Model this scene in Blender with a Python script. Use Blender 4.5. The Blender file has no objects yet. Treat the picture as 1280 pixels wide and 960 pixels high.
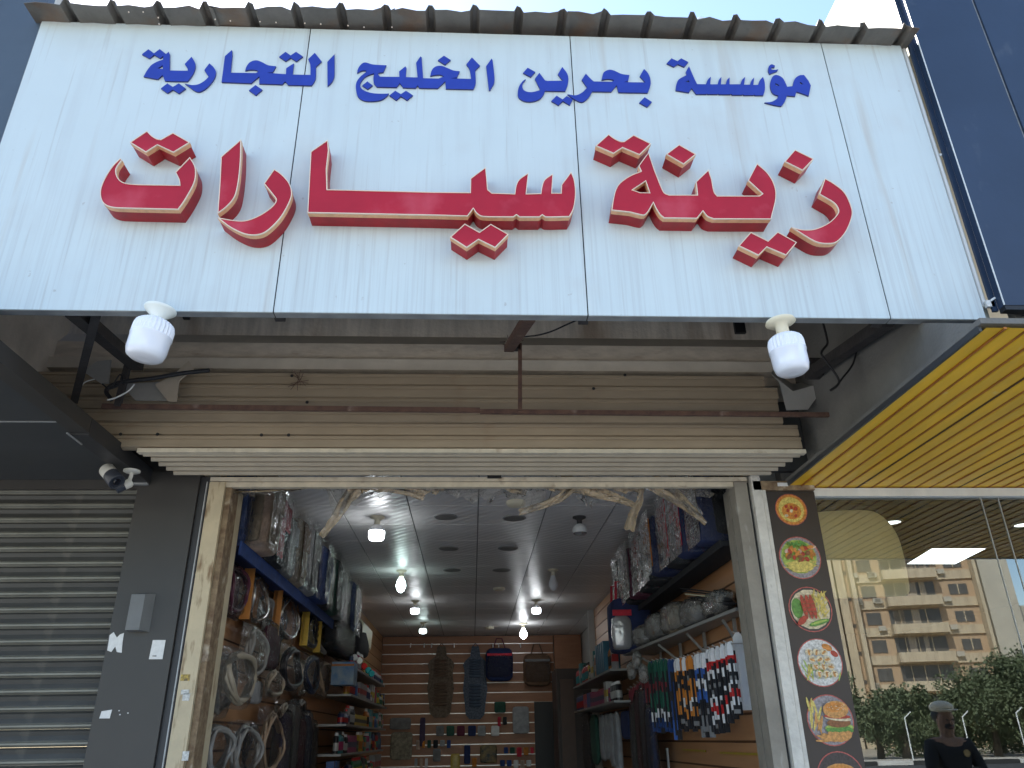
import bpy, bmesh, math, random
from mathutils import Vector, Matrix
from mathutils.geometry import tessellate_polygon
random.seed(7)
S = bpy.context.scene
COL = S.collection
PI = math.pi

# ------------------------------------------------------------------ camera
F = 961.0
cx_, ay_, bz_ = None, None, None
_b = Vector((-.0153, .9077, -.4194)).normalized()
_a = Vector((-.0472, -.4200, -.9063)); _a = (_a - _b * _a.dot(_b)).normalized()
_c = _a.cross(_b)
CAM = Vector((0, 0, 1.6))
cam_d = bpy.data.cameras.new('camera'); cam = bpy.data.objects.new('camera', cam_d); COL.objects.link(cam)
cam.matrix_world = Matrix(((_c.x, _c.y, _c.z, CAM.x), (_a.x, _a.y, _a.z, CAM.y), (_b.x, _b.y, _b.z, CAM.z), (0, 0, 0, 1)))
cam_d.sensor_width = 36; cam_d.lens = F / 1280 * 36; cam_d.clip_start = .05; cam_d.clip_end = 2000
S.camera = cam

def ray(px, py):
    d = Vector((px - 640, 480 - py, -F))
    return Vector((_c.dot(d), _a.dot(d), _b.dot(d)))
def P(px, py, X=None, Y=None, Z=None):
    r = ray(px, py)
    t = (X / r.x) if X is not None else ((Y / r.y) if Y is not None else (Z - 1.6) / r.z)
    return CAM + r * t

# ------------------------------------------------------------------ light
SUN_EL, SUN_AZ = math.radians(47), math.radians(-36)      # azimuth from +y towards +x
w = bpy.data.worlds.new('World'); S.world = w; w.use_nodes = True
nt = w.node_tree; nt.nodes.clear()
sk = nt.nodes.new('ShaderNodeTexSky'); sk.sky_type = 'NISHITA'; sk.sun_disc = False
sk.sun_elevation = SUN_EL; sk.sun_rotation = SUN_AZ; sk.air_density = 1.0; sk.dust_density = .4; sk.ozone_density = 1.0
bg = nt.nodes.new('ShaderNodeBackground'); bg.inputs[1].default_value = .15
wo = nt.nodes.new('ShaderNodeOutputWorld')
nt.links.new(sk.outputs[0], bg.inputs[0]); nt.links.new(bg.outputs[0], wo.inputs[0])
sl = bpy.data.lights.new('sun', 'SUN'); sl.energy = 4.0; sl.angle = math.radians(.53); sl.color = (1, .95, .87)
so = bpy.data.objects.new('sun', sl); COL.objects.link(so)
sd = Vector((math.sin(SUN_AZ) * math.cos(SUN_EL), math.cos(SUN_AZ) * math.cos(SUN_EL), math.sin(SUN_EL)))
so.rotation_euler = sd.to_track_quat('Z', 'Y').to_euler(); so.location = sd * 60
S.view_settings.view_transform = 'Standard'; S.view_settings.look = 'None'
S.view_settings.exposure = 1.55; S.view_settings.gamma = 1

# ------------------------------------------------------------------ materials
MATS = {}
def M(name, col=(.5, .5, .5), rough=.6, metal=0, var=0, vscale=6, vstretch=(1, 1, 1), col2=None, bump=0, bscale=40,
      emit=0, alpha=1, spec=.5, stain=None, coat=0, trans=0):
    if name in MATS: return MATS[name]
    m = bpy.data.materials.new(name); m.use_nodes = True; n = m.node_tree; p = n.nodes['Principled BSDF']
    p.inputs['Base Color'].default_value = (*col, 1); p.inputs['Roughness'].default_value = rough
    p.inputs['Metallic'].default_value = metal; p.inputs['Specular IOR Level'].default_value = spec
    p.inputs['Coat Weight'].default_value = coat; p.inputs['Transmission Weight'].default_value = trans
    L = n.links.new
    tc = n.nodes.new('ShaderNodeTexCoord')
    last = None
    if var or col2:
        mp = n.nodes.new('ShaderNodeMapping'); mp.inputs['Scale'].default_value = vstretch; L(tc.outputs['Object'], mp.inputs[0])
        nz = n.nodes.new('ShaderNodeTexNoise'); nz.inputs['Scale'].default_value = vscale; nz.inputs['Detail'].default_value = 8; nz.inputs['Roughness'].default_value = .62
        L(mp.outputs[0], nz.inputs[0])
        cr = n.nodes.new('ShaderNodeValToRGB'); cr.color_ramp.elements[0].position = .36; cr.color_ramp.elements[1].position = .64
        c2 = col2 if col2 else tuple(max(0, c * (1 - var)) for c in col)
        cr.color_ramp.elements[0].color = (*c2, 1); cr.color_ramp.elements[1].color = (*col, 1)
        L(nz.outputs[0], cr.inputs[0]); last = cr.outputs[0]
        mr = n.nodes.new('ShaderNodeMapRange'); mr.inputs[3].default_value = max(0, rough - .1); mr.inputs[4].default_value = min(1, rough + .12)
        L(nz.outputs[0], mr.inputs[0]); L(mr.outputs[0], p.inputs['Roughness'])
    if stain:                       # (colour, noise scale, stretch, threshold, strength)
        sc_, ss, st, th, amt = stain
        mp2 = n.nodes.new('ShaderNodeMapping'); mp2.inputs['Scale'].default_value = st; L(tc.outputs['Object'], mp2.inputs[0])
        n2 = n.nodes.new('ShaderNodeTexNoise'); n2.inputs['Scale'].default_value = ss; n2.inputs['Detail'].default_value = 6; L(mp2.outputs[0], n2.inputs[0])
        r2 = n.nodes.new('ShaderNodeValToRGB'); r2.color_ramp.elements[0].position = th; r2.color_ramp.elements[1].position = min(1, th + .14)
        r2.color_ramp.elements[0].color = (0, 0, 0, 1); r2.color_ramp.elements[1].color = (amt, amt, amt, 1)
        L(n2.outputs[0], r2.inputs[0])
        mx = n.nodes.new('ShaderNodeMixRGB'); L(r2.outputs[0], mx.inputs[0])
        if last: L(last, mx.inputs[1])
        else: mx.inputs[1].default_value = (*col, 1)
        mx.inputs[2].default_value = (*sc_, 1); last = mx.outputs[0]
    if last: L(last, p.inputs['Base Color'])
    if bump:
        nb = n.nodes.new('ShaderNodeTexNoise'); nb.inputs['Scale'].default_value = bscale; nb.inputs['Detail'].default_value = 6
        L(tc.outputs['Object'], nb.inputs[0])
        bp = n.nodes.new('ShaderNodeBump'); bp.inputs['Strength'].default_value = bump; bp.inputs['Distance'].default_value = .01
        L(nb.outputs[0], bp.inputs['Height']); L(bp.outputs[0], p.inputs['Normal'])
    if emit:
        p.inputs['Emission Color'].default_value = (*col, 1); p.inputs['Emission Strength'].default_value = emit
    p.inputs['Alpha'].default_value = alpha
    MATS[name] = m; return m

# sign face: pale brushed composite sheet with rain streaks
def sign_mat():
    m = M('sign_face', (.60, .685, .70), .38, var=.05, vscale=1.3, spec=.4)
    n = m.node_tree; L = n.links.new; p = n.nodes['Principled BSDF']
    src = p.inputs['Base Color'].links[0].from_socket
    geo = n.nodes.new('ShaderNodeNewGeometry')
    def layer(prev, stretch, scale, lo, hi, colr, amt, maskz=None):
        mp = n.nodes.new('ShaderNodeMapping'); mp.inputs['Scale'].default_value = stretch; L(geo.outputs['Position'], mp.inputs[0])
        nz = n.nodes.new('ShaderNodeTexNoise'); nz.inputs['Scale'].default_value = scale; nz.inputs['Detail'].default_value = 5; L(mp.outputs[0], nz.inputs[0])
        cr = n.nodes.new('ShaderNodeValToRGB'); cr.color_ramp.elements[0].position = lo; cr.color_ramp.elements[1].position = hi
        cr.color_ramp.elements[0].color = (0, 0, 0, 1); cr.color_ramp.elements[1].color = (amt, amt, amt, 1); L(nz.outputs[0], cr.inputs[0])
        mx = n.nodes.new('ShaderNodeMixRGB'); mx.inputs[2].default_value = (*colr, 1)
        L(cr.outputs[0], mx.inputs[0]); L(prev, mx.inputs[1]); return mx.outputs[0]
    s = layer(src, (14, 1, .9), 1.3, .50, .80, (.42, .44, .45), .26)
    s = layer(s, (60, 1, 1.6), 1.0, .60, .74, (.36, .35, .33), .32)
    s = layer(s, (9, 1, .5), 1.0, .64, .78, (.42, .34, .26), .45)
    s = layer(s, (2.2, 1, 2.2), 1.4, .55, .8, (.50, .49, .47), .35)
    s = layer(s, (30, 1, 30), 1.0, .72, .76, (.35, .33, .30), .45)
    sx = n.nodes.new('ShaderNodeSeparateXYZ'); L(geo.outputs['Position'], sx.inputs[0])
    zr = n.nodes.new('ShaderNodeMapRange'); zr.inputs[1].default_value = 3.98; zr.inputs[2].default_value = 3.45; L(sx.outputs[2], zr.inputs[0])
    before = s; s = layer(s, (70, 1, .8), 1.3, .46, .72, (.38, .40, .41), .34)
    mz = n.nodes.new('ShaderNodeMixRGB'); L(zr.outputs[0], mz.inputs[0]); L(before, mz.inputs[1]); L(s, mz.inputs[2]); s = mz.outputs[0]
    L(s, p.inputs['Base Color'])
    nb = n.nodes.new('ShaderNodeTexNoise'); nb.inputs['Scale'].default_value = 1.6; L(geo.outputs['Position'], nb.inputs[0])
    bp = n.nodes.new('ShaderNodeBump'); bp.inputs['Strength'].default_value = .25; bp.inputs['Distance'].default_value = .02
    L(nb.outputs[0], bp.inputs['Height']); L(bp.outputs[0], p.inputs['Normal'])
    return m
m_sign = sign_mat()
m_signlip = M('sign_lip', (.30, .32, .33), .5, var=.3, vscale=9)
m_red = M('red_acrylic', (.46, .016, .036), .38, var=.22, vscale=2.2, spec=.3, stain=((.62, .12, .16), 3.5, (1, 1, 1), .56, .45))
m_redside = M('red_return', (.40, .014, .024), .45, var=.25, vscale=14)
m_cream = M('trim_cream', (.88, .48, .25), .42, metal=0, var=.22, vscale=30, stain=((.35, .2, .12), 30, (1, 1, 1), .62, .6))
m_white = M('white_edge', (.80, .66, .52), .4)
m_blue = M('blue_acrylic', (.028, .06, .40), .45, var=.2, vscale=5, spec=.25)
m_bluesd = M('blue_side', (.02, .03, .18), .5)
m_galv = M('corrugated_steel', (.20, .185, .165), .55, metal=.25, var=.35, vscale=5, stain=((.22, .11, .05), 3.5, (1, 1, 1), .55, .7), bump=.15, bscale=60)
m_stucco = M('stucco', (.74, .67, .58), .9, var=.30, vscale=3, vstretch=(6, 1, .6), bump=.4, bscale=50, stain=((.26, .17, .10), 2.2, (3, 1, .35), .58, .6))
m_beam = M('painted_beam', (.64, .56, .46), .75, var=.22, vscale=4, vstretch=(2, 1, 6), bump=.2, bscale=60, stain=((.30, .21, .14), 7, (1, 1, 4), .58, .5))
m_beaml = M('pale_beam', (.62, .56, .47), .7, var=.15, vscale=5, bump=.1)
m_slat = M('beige_slat', (.37, .295, .205), .5, var=.16, vscale=2.2, vstretch=(1.2, 1, 5), stain=((.27, .18, .11), 6, (1, 1, 1), .63, .5))
m_slat2 = M('beige_slat_under', (.36, .30, .215), .45, var=.2, vscale=2.5, vstretch=(1.5, 1, 5))
m_rail = M('rail_cream', (.68, .60, .46), .5, var=.2, vscale=12, stain=((.3, .2, .12), 14, (1, 1, 1), .6, .6))
m_rust = M('rusty_steel', (.15, .085, .06), .85, col2=(.09, .05, .04), vscale=18, bump=.5, bscale=70, stain=((.55, .45, .38), 5, (1, 1, 1), .62, .8))
m_dsteel = M('dark_steel', (.055, .05, .05), .7, var=.4, vscale=12, bump=.3)
m_jamb = M('jamb_paint', (.60, .50, .33), .65, var=.2, vscale=5, stain=((.20, .12, .06), 13, (2.2, 1, .45), .56, .9), bump=.3, bscale=30)
m_jambrust = M('jamb_rusty', (.30, .22, .13), .8, col2=(.15, .09, .05), vscale=22, bump=.6, bscale=40, stain=((.6, .55, .45), 9, (1, 1, 1), .6, .9))
m_jambgrey = M('jamb_grey', (.30, .27, .22), .6, var=.25, vscale=6, stain=((.5, .48, .43), 9, (2, 1, .5), .62, .8), bump=.2)
m_jambwhite = M('jamb_white', (.68, .65, .58), .6, var=.2, vscale=14, stain=((.3, .26, .2), 25, (1, 1, .5), .62, .8), bump=.3)
m_pillar = M('dark_cladding', (.054, .050, .046), .42, var=.22, vscale=1.6, spec=.4)
m_pillar2 = M('dark_cladding_edge', (.036, .036, .038), .5)
m_soffit = M('dark_soffit', (.050, .054, .058), .45, var=.15, vscale=2)
m_shut = M('charcoal_shutter', (.062, .062, .058), .5, metal=.2, var=.28, vscale=3, vstretch=(1, 1, 6), stain=((.30, .28, .22), 5, (1, 1, 1), .62, .5))
m_navy = M('navy_composite', (.022, .042, .085), .40, var=.3, vscale=1.4, bump=.12, bscale=9, stain=((.16, .18, .20), 5, (1, 1, .6), .62, .5))
m_bluegrey = M('bluegrey_sign', (.07, .095, .125), .42, var=.25, vscale=1.5, bump=.1, bscale=8, stain=((.25, .24, .22), 4, (1, 1, .5), .64, .5))
m_seam = M('seam_silver', (.42, .43, .43), .5, metal=.3, var=.3, vscale=20)
m_wpvc = M('white_pvc', (.80, .82, .80), .35, var=.15, vscale=6, vstretch=(1, 1, .3))
m_greyrender = M('grey_render', (.19, .185, .17), .85, var=.25, vscale=3, bump=.4, bscale=60)
m_creamwall = M('cream_wall', (.86, .80, .66), .8, var=.08, vscale=2)
m_yellow = M('yellow_sheet', (.95, .56, .025), .34, var=.22, vscale=2, vstretch=(3, .6, 1), stain=((.90, .80, .45), 9, (2, 1, 1), .68, .8), bump=.25, bscale=7)
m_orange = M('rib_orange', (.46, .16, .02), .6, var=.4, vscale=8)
m_bulbw = M('bulb_white', (.86, .87, .9), .28, spec=.5, trans=0)
m_bulbd = M('bulb_diffuser', (.80, .83, .9), .2, coat=.3)
m_rose = M('rose_cream', (.78, .72, .55), .4)
m_rosew = M('rose_white', (.80, .84, .80), .35)
m_black = M('black_matte', (.015, .015, .017), .5)
m_glassdark = M('lens_black', (.01, .01, .015), .08)
m_pave = M('paving', (.56, .52, .45), .85, var=.25, vscale=1.2, bump=.3)
m_asph = M('asphalt', (.06, .06, .062), .9, var=.2, vscale=3, bump=.3, bscale=80)
m_sand = M('far_ground', (.42, .37, .29), .9, var=.2, vscale=.2)
m_tile = M('ceiling_tile', (.76, .75, .74), .33, var=.06, vscale=2, spec=.5)
def tile_bump():
    n = m_tile.node_tree; L = n.links.new; p = n.nodes['Principled BSDF']
    geo = n.nodes.new('ShaderNodeNewGeometry'); wv = n.nodes.new('ShaderNodeTexWave'); wv.bands_direction = 'DIAGONAL'
    wv.inputs['Scale'].default_value = 6; wv.inputs['Distortion'].default_value = 2.5; wv.inputs['Detail'].default_value = 1; wv.inputs['Detail Scale'].default_value = .6
    L(geo.outputs['Position'], wv.inputs[0]); bp = n.nodes.new('ShaderNodeBump'); bp.inputs['Strength'].default_value = .4; bp.inputs['Distance'].default_value = .008
    L(wv.outputs[1], bp.inputs['Height']); L(bp.outputs[0], p.inputs['Normal'])
tile_bump()
m_board = M('slatwall_board', (.34, .155, .08), .42, var=.18, vscale=3, vstretch=(1, .4, 6), spec=.4)
m_boardtan = M('slatwall_tan', (.48, .25, .12), .42, var=.15, vscale=3, vstretch=(1, .4, 6), spec=.4)
m_alu = M('groove_aluminium', (.62, .58, .54), .35, metal=.6)
m_groove = M('groove_dark', (.10, .045, .02), .6)
m_conc = M('interior_wall', (.42, .42, .40), .8, var=.1, vscale=2)
m_floor = M('floor_tile', (.35, .33, .30), .4, var=.1, vscale=2)
m_lamp = M('lamp_lit', (.93, .97, 1), .4, emit=10)
m_lampg = M('lamp_lit_green', (.80, 1, .97), .4, emit=6)
m_panel = M('light_panel', (.93, .98, 1), .4, emit=1.2)

def film_mat(name, col, alpha, rough=.06, bump=1.2, bs=18, ior=1.9):
    m = bpy.data.materials.new(name); m.use_nodes = True; n = m.node_tree; n.nodes.clear(); L = n.links.new
    o = n.nodes.new('ShaderNodeOutputMaterial'); t = n.nodes.new('ShaderNodeBsdfTransparent'); t.inputs[0].default_value = (.97, .97, .97, 1)
    gl = n.nodes.new('ShaderNodeBsdfGlossy'); gl.inputs['Roughness'].default_value = rough; df = n.nodes.new('ShaderNodeBsdfDiffuse'); df.inputs[0].default_value = (*col, 1)
    tc = n.nodes.new('ShaderNodeTexCoord'); nb = n.nodes.new('ShaderNodeTexNoise'); nb.inputs['Scale'].default_value = bs; nb.inputs['Detail'].default_value = 3; nb.inputs['Distortion'].default_value = 1.2
    L(tc.outputs['Object'], nb.inputs[0]); bp = n.nodes.new('ShaderNodeBump'); bp.inputs['Strength'].default_value = min(1, bump); bp.inputs['Distance'].default_value = .05; L(nb.outputs[0], bp.inputs['Height'])
    L(bp.outputs[0], gl.inputs['Normal']); L(bp.outputs[0], df.inputs['Normal'])
    fr = n.nodes.new('ShaderNodeFresnel'); fr.inputs[0].default_value = ior; L(bp.outputs[0], fr.inputs['Normal'])
    m1 = n.nodes.new('ShaderNodeMixShader'); m1.inputs[0].default_value = alpha; L(t.outputs[0], m1.inputs[1]); L(df.outputs[0], m1.inputs[2])
    m2 = n.nodes.new('ShaderNodeMixShader'); L(fr.outputs[0], m2.inputs[0]); L(m1.outputs[0], m2.inputs[1]); L(gl.outputs[0], m2.inputs[2]); L(m2.outputs[0], o.inputs[0])
    MATS[name] = m; return m
def crumple(m, f, nu, nv, amp, seed, mi=0):
    """crinkled sheet: f(u, v) gives point and outward normal; flat facets"""
    rnd = random.Random(seed); V_ = []
    for i in range(nu + 1):
        for j in range(nv + 1):
            p, n_ = f(i / nu, j / nv); e = 0 if i in (0, nu) or j in (0, nv) else 1
            V_.append(Vector(p) + Vector(n_) * rnd.uniform(-amp, amp) * (.3 + .7 * e) + Vector((0, rnd.uniform(-1, 1), rnd.uniform(-1, 1))) * amp * .4)
    F_ = []
    for i in range(nu):
        for j in range(nv):
            a, b, c, d = i * (nv + 1) + j, (i + 1) * (nv + 1) + j, (i + 1) * (nv + 1) + j + 1, i * (nv + 1) + j + 1
            F_ += [(a, b, c), (a, c, d)] if rnd.random() < .5 else [(a, b, d), (b, c, d)]
    m.add(V_, F_, mi, False)
m_film = film_mat('clear_film', (.5, .5, .5), .03, .10, 1, 26, 1.5)
m_wrap = film_mat('shiny_wrap', (.42, .41, .37), .35, .08, 1.0, 14)
m_filmgold = film_mat('gold_film', (.58, .43, .25), .62, .10, 1.0, 22, 2.0)
m_filmdull = film_mat('dusty_film', (.42, .38, .32), .20, .14, 1, 30, 1.9)

# ------------------------------------------------------------------ mesh building
ORG = {}
class MB:
    def __init__(s): s.v = []; s.f = []; s.m = []; s.sm = []
    def add(s, verts, faces, mi=0, smooth=False):
        o = len(s.v); s.v += [Vector(v) for v in verts]
        for f in faces: s.f.append([i + o for i in f]); s.m.append(mi); s.sm.append(smooth)
    def box(s, x0, x1, y0, y1, z0, z1, mi=0):
        v = [(x, y, z) for z in (z0, z1) for y in (y0, y1) for x in (x0, x1)]
        s.add(v, [(0, 2, 3, 1), (4, 5, 7, 6), (0, 1, 5, 4), (2, 6, 7, 3), (0, 4, 6, 2), (1, 3, 7, 5)], mi); return s
    def quad(s, a, b, c, d, mi=0): s.add([a, b, c, d], [(0, 1, 2, 3)], mi); return s
    def bar(s, a, b, wx=.03, wz=.03, mi=0, up=Vector((0, 0, 1))):
        a = Vector(a); b = Vector(b); d = (b - a).normalized()
        if abs(d.dot(up)) > .95: up = Vector((0, 1, 0))
        x = d.cross(up).normalized() * wx / 2; z = x.cross(d).normalized() * wz / 2
        v = [p + i * x + j * z for p in (a, b) for i, j in ((-1, -1), (1, -1), (1, 1), (-1, 1))]
        s.add(v, [(3, 2, 1, 0), (4, 5, 6, 7), (0, 1, 5, 4), (1, 2, 6, 5), (2, 3, 7, 6), (3, 0, 4, 7)], mi); return s
    def tube(s, pts, r, n=8, mi=0, closed=False, rz=None, caps=True):
        pts = [Vector(p) for p in pts]; N = len(pts); V_ = []
        rr = r if isinstance(r, (list, tuple)) else [r] * N
        prev = None
        for i, p in enumerate(pts):
            t = (pts[(i + 1) % N] - pts[i - 1]) if closed else (pts[min(i + 1, N - 1)] - pts[max(i - 1, 0)])
            t.normalize()
            if prev is None:
                u = t.cross(Vector((0, 0, 1))); u = u.normalized() if u.length > .1 else t.cross(Vector((0, 1, 0))).normalized()
            else: u = (prev - t * prev.dot(t)).normalized()
            prev = u; v = t.cross(u)
            for k in range(n):
                a = 2 * PI * k / n; V_.append(p + u * math.cos(a) * rr[i] + v * math.sin(a) * rr[i] * (rz or 1))
        F_ = []
        for i in range(N if closed else N - 1):
            for k in range(n):
                j = (i + 1) % N; F_.append((i * n + k, i * n + (k + 1) % n, j * n + (k + 1) % n, j * n + k))
        s.add(V_, F_, mi, True)
        if caps and not closed: s.add(V_[:n], [tuple(range(n - 1, -1, -1))], mi); s.add(V_[-n:], [tuple(range(n))], mi)
        return s
    def lathe(s, c, prof, axis=(0, 0, 1), n=20, mi=0, flute=0, caps=True):
        c = Vector(c); ax = Vector(axis).normalized(); u = ax.cross(Vector((0, 1, .01))).normalized(); v = ax.cross(u); V_ = []
        for (r, h) in prof:
            for k in range(n):
                a = 2 * PI * k / n; q = r * (1 - flute * (k % 2)); V_.append(c + ax * h + u * math.cos(a) * q + v * math.sin(a) * q)
        F_ = []
        for i in range(len(prof) - 1):
            for k in range(n): F_.append((i * n + k, i * n + (k + 1) % n, (i + 1) * n + (k + 1) % n, (i + 1) * n + k))
        s.add(V_, F_, mi, not flute)
        if not caps: return s
        s.add(V_[:n], [tuple(range(n - 1, -1, -1))], mi); s.add(V_[-n:], [tuple(range(n))], mi)
        return s
    def poly(s, pts, holes=(), mi=0):
        loops = [list(map(Vector, pts))] + [list(map(Vector, h)) for h in holes]
        allp = [p for l in loops for p in l]
        s.add(allp, [tuple(t) for t in tessellate_polygon(loops)], mi); return s
    def blob(s, c, r, n=10, mi=0, jit=0, seed=0, power=2.0):
        rnd = random.Random(seed); c = Vector(c); V_ = []; F_ = []; m_ = n
        for i in range(n + 1):
            th = PI * i / n
            for k in range(m_):
                ph = 2 * PI * k / m_
                e = 2 / power
                f = lambda q: math.copysign(abs(q) ** e, q)
                j = 1 + (rnd.random() - .5) * jit
                V_.append(c + Vector((r[0] * f(math.sin(th)) * f(math.cos(ph)) * j, r[1] * f(math.sin(th)) * f(math.sin(ph)) * j, r[2] * f(math.cos(th)) * j)))
        for i in range(n):
            for k in range(m_): F_.append((i * m_ + k, (i + 1) * m_ + k, (i + 1) * m_ + (k + 1) % m_, i * m_ + (k + 1) % m_))
        s.add(V_, F_, mi, True); return s
    def build(s, name, mats, parent=None, origin=None, **kw):
        if not isinstance(mats, (list, tuple)): mats = [mats]
        lo = Vector(min(v[i] for v in s.v) for i in range(3)); hi = Vector(max(v[i] for v in s.v) for i in range(3))
        o = Vector(origin) if origin is not None else Vector(((lo.x + hi.x) / 2, (lo.y + hi.y) / 2, lo.z if parent is None else (lo.z + hi.z) / 2))
        me = bpy.data.meshes.new(name); me.from_pydata([v - o for v in s.v], [], s.f)
        for m in mats: me.materials.append(m)
        me.polygons.foreach_set('material_index', s.m); me.polygons.foreach_set('use_smooth', s.sm)
        me.validate(); me.update()
        return link(name, me, o, parent, **kw)

def link(name, me, o, parent=None, label=None, cat=None, group=None, kind=None):
    ob = bpy.data.objects.new(name, me); COL.objects.link(ob); ORG[ob.name] = Vector(o)
    if parent is not None: ob.parent = parent; ob.location = Vector(o) - ORG[parent.name]
    else: ob.location = o
    tag(ob, label, cat, group, kind); return ob
def tag(o, label=None, cat=None, group=None, kind=None):
    if label: o['label'] = label
    if cat: o['category'] = cat
    if group: o['group'] = group
    if kind: o['kind'] = kind
def thing(name, label, cat, loc=(0, 0, 0), group=None):
    return link(name, None, Vector(loc), None, label, cat, group)
def kids(o): return [c for c in bpy.data.objects if c.parent == o]
def copy_thing(root, delta, label=None, group=None, scale=None, rotz=None):
    tree = {}
    def rec(o, par):
        c = o.copy(); COL.objects.link(c); c.parent = par
        ORG[c.name] = ORG[o.name] + Vector(delta)
        for k in CH.get(o.name, []): rec(k, c)
        return c
    CH = {}
    def gather(o):
        CH[o.name] = [c for c in o.children]; [gather(c) for c in CH[o.name]]
    gather(root); r = rec(root, None); r.location = root.location + Vector(delta)
    if label: r['label'] = label
    if group: r['group'] = group
    if scale: r.scale = scale
    if rotz is not None: r.rotation_euler[2] = rotz
    return r
ORDN = ['first', 'second', 'third', 'fourth', 'fifth', 'sixth', 'seventh', 'eighth', 'ninth', 'tenth', 'eleventh', 'twelfth', 'thirteenth',
        'fourteenth', 'fifteenth', 'sixteenth', 'seventeenth', 'eighteenth', 'nineteenth', 'twentieth']
CAT = ['clear', 'none']

# ------------------------------------------------------------------ ground, road
g = MB(); g.quad((-400, -400, -.02), (400, -400, -.02), (400, 400, -.02), (-400, 400, -.02)); g.build('ground', m_sand, kind='structure')
g = MB(); g.box(-60, 120, -7.0, 4.30, -.15, 0.0); g.build('pavement', m_pave, kind='structure')
g = MB(); g.quad((-200, -37, -.012), (300, -37, -.012), (300, -7, -.012), (-200, -7, -.012)); g.build('road', m_asph, kind='structure')
kb = thing('kerb', 'black and white painted kerb along the far side of the road', 'kerb', (20, -37.2, 0))
kb['kind'] = 'structure'; del kb['category']
mkw = M('kerb_white', (.75, .73, .68), .7, var=.2, vscale=3); mkb = M('kerb_black', (.04, .04, .04), .7, var=.2, vscale=3)
kmw = MB(); kmw.box(0, 1.96, -.2, .2, 0, .2); ow = kmw.build('kerb_stone', mkw, kb, label='white painted kerb stone')
for i in range(1, 40):
    if i % 2:
        if i == 1:
            q = MB(); q.box(2, 3.96, -.2 - 37.2 + 37.2, .2, 0, .2); bme = ow.data.copy(); bme.materials.clear(); bme.materials.append(mkb)
    me = bme if i % 2 else ow.data
    link('kerb_stone', me, Vector((2 * i + .98 - 10, -37.2, .1)), kb, label='black painted kerb stone' if i % 2 else 'white painted kerb stone')
ow.location = Vector((-10 + .98, -37.2, .1)) - ORG[kb.name]
g = MB(); g.box(-60, 200, -44, -37.4, -.1, .1); g.build('far_pavement', m_pave, kind='structure')

# ------------------------------------------------------------------ shop building
YS = 2.65         # sign plane
YW = 4.20         # shop front plane
sb = thing('shop_building', 'beige rendered building front above the open shutter, behind the sign', 'building', (0, 9, 0))
g = MB(); g.box(-2.6, 2.2, 3.95, 4.25, 3.72, 5.4); g.build('wall', m_stucco, sb)
prof = [(3.95, 3.725), (3.87, 3.635), (3.87, 3.53), (3.83, 3.52), (3.83, 3.455), (3.90, 3.45), (3.90, 3.40), (4.25, 3.40), (4.25, 3.725)]
def extr(prof, x0, x1, mats, midx=None, jit=0):
    m = MB(); n = len(prof)
    for i in range(n):
        a = prof[i]; b = prof[(i + 1) % n]
        m.quad((x0, *a), (x1, *a), (x1, *b), (x0, *b), (midx[i] if midx else 0))
    m.add([(x0, *p) for p in prof], [tuple(range(n))]); m.add([(x1, *p) for p in prof], [tuple(range(n - 1, -1, -1))])
    return m
extr(prof, -2.6, 1.98, None, [1, 0, 1, 1, 0, 0, 0, 0, 0]).build('cornice', [m_beam, m_beaml], sb, label='stepped cream cornice over the shutter housing')
g = MB(); g.box(-2.6, 3.0, 4.24, 14.3, 3.42, 3.6); g.build('roof_slab', m_conc, sb)
g = MB(); g.box(-1.72, -1.555, 4.46, 14.3, -.1, 3.42); g.build('side_wall', m_conc, sb)
g = MB(); g.box(1.715, 1.88, 4.46, 11.2, -.1, 3.42); g.box(1.90, 2.02, 11.2, 14.3, -.1, 3.42); g.build('side_wall', m_conc, sb)
g = MB(); g.box(-1.555, 1.9, 14.1, 14.3, -.1, 3.42); g.build('rear_wall', m_conc, sb)
g = MB(); g.box(-1.46, 1.60, 4.50, 4.6, 3.25, 3.42); g.build('lintel', m_conc, sb)
g = MB(); g.box(-2.4, 1.9, 4.6, 14.1, -.11, .02); g.box(-2.4, 1.9, 4.2, 4.6, -.11, .015); g.build('shop_floor', m_floor, kind='structure')
g = MB(); g.box(-2.6, -1.475, 4.238, 4.262, 2.99, 3.398); g.build('infill_panel', m_pillar2, sb); g = MB(); g.box(1.60, 2.0, 4.12, 4.16, 2.97, 3.398); g.build('infill_panel', m_pillar2, sb)
# wall stains: dark sockets
g = MB(); g.box(*sorted((P(917, 400, Y=3.93).x, P(930, 400, Y=3.93).x)), 3.925, 3.948, P(920, 416, Y=3.93).z, P(920, 399, Y=3.93).z)
g.build('wall_opening', m_black, sb, label='small dark square opening in the wall')
g = MB(); g.box(P(228, 400, Y=3.93).x, P(236, 400, Y=3.93).x, 3.925, 3.948, P(232, 398, Y=3.93).z, P(232, 391, Y=3.93).z)
g.build('wall_opening', m_black, sb, label='small dark square opening in the wall')

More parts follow.
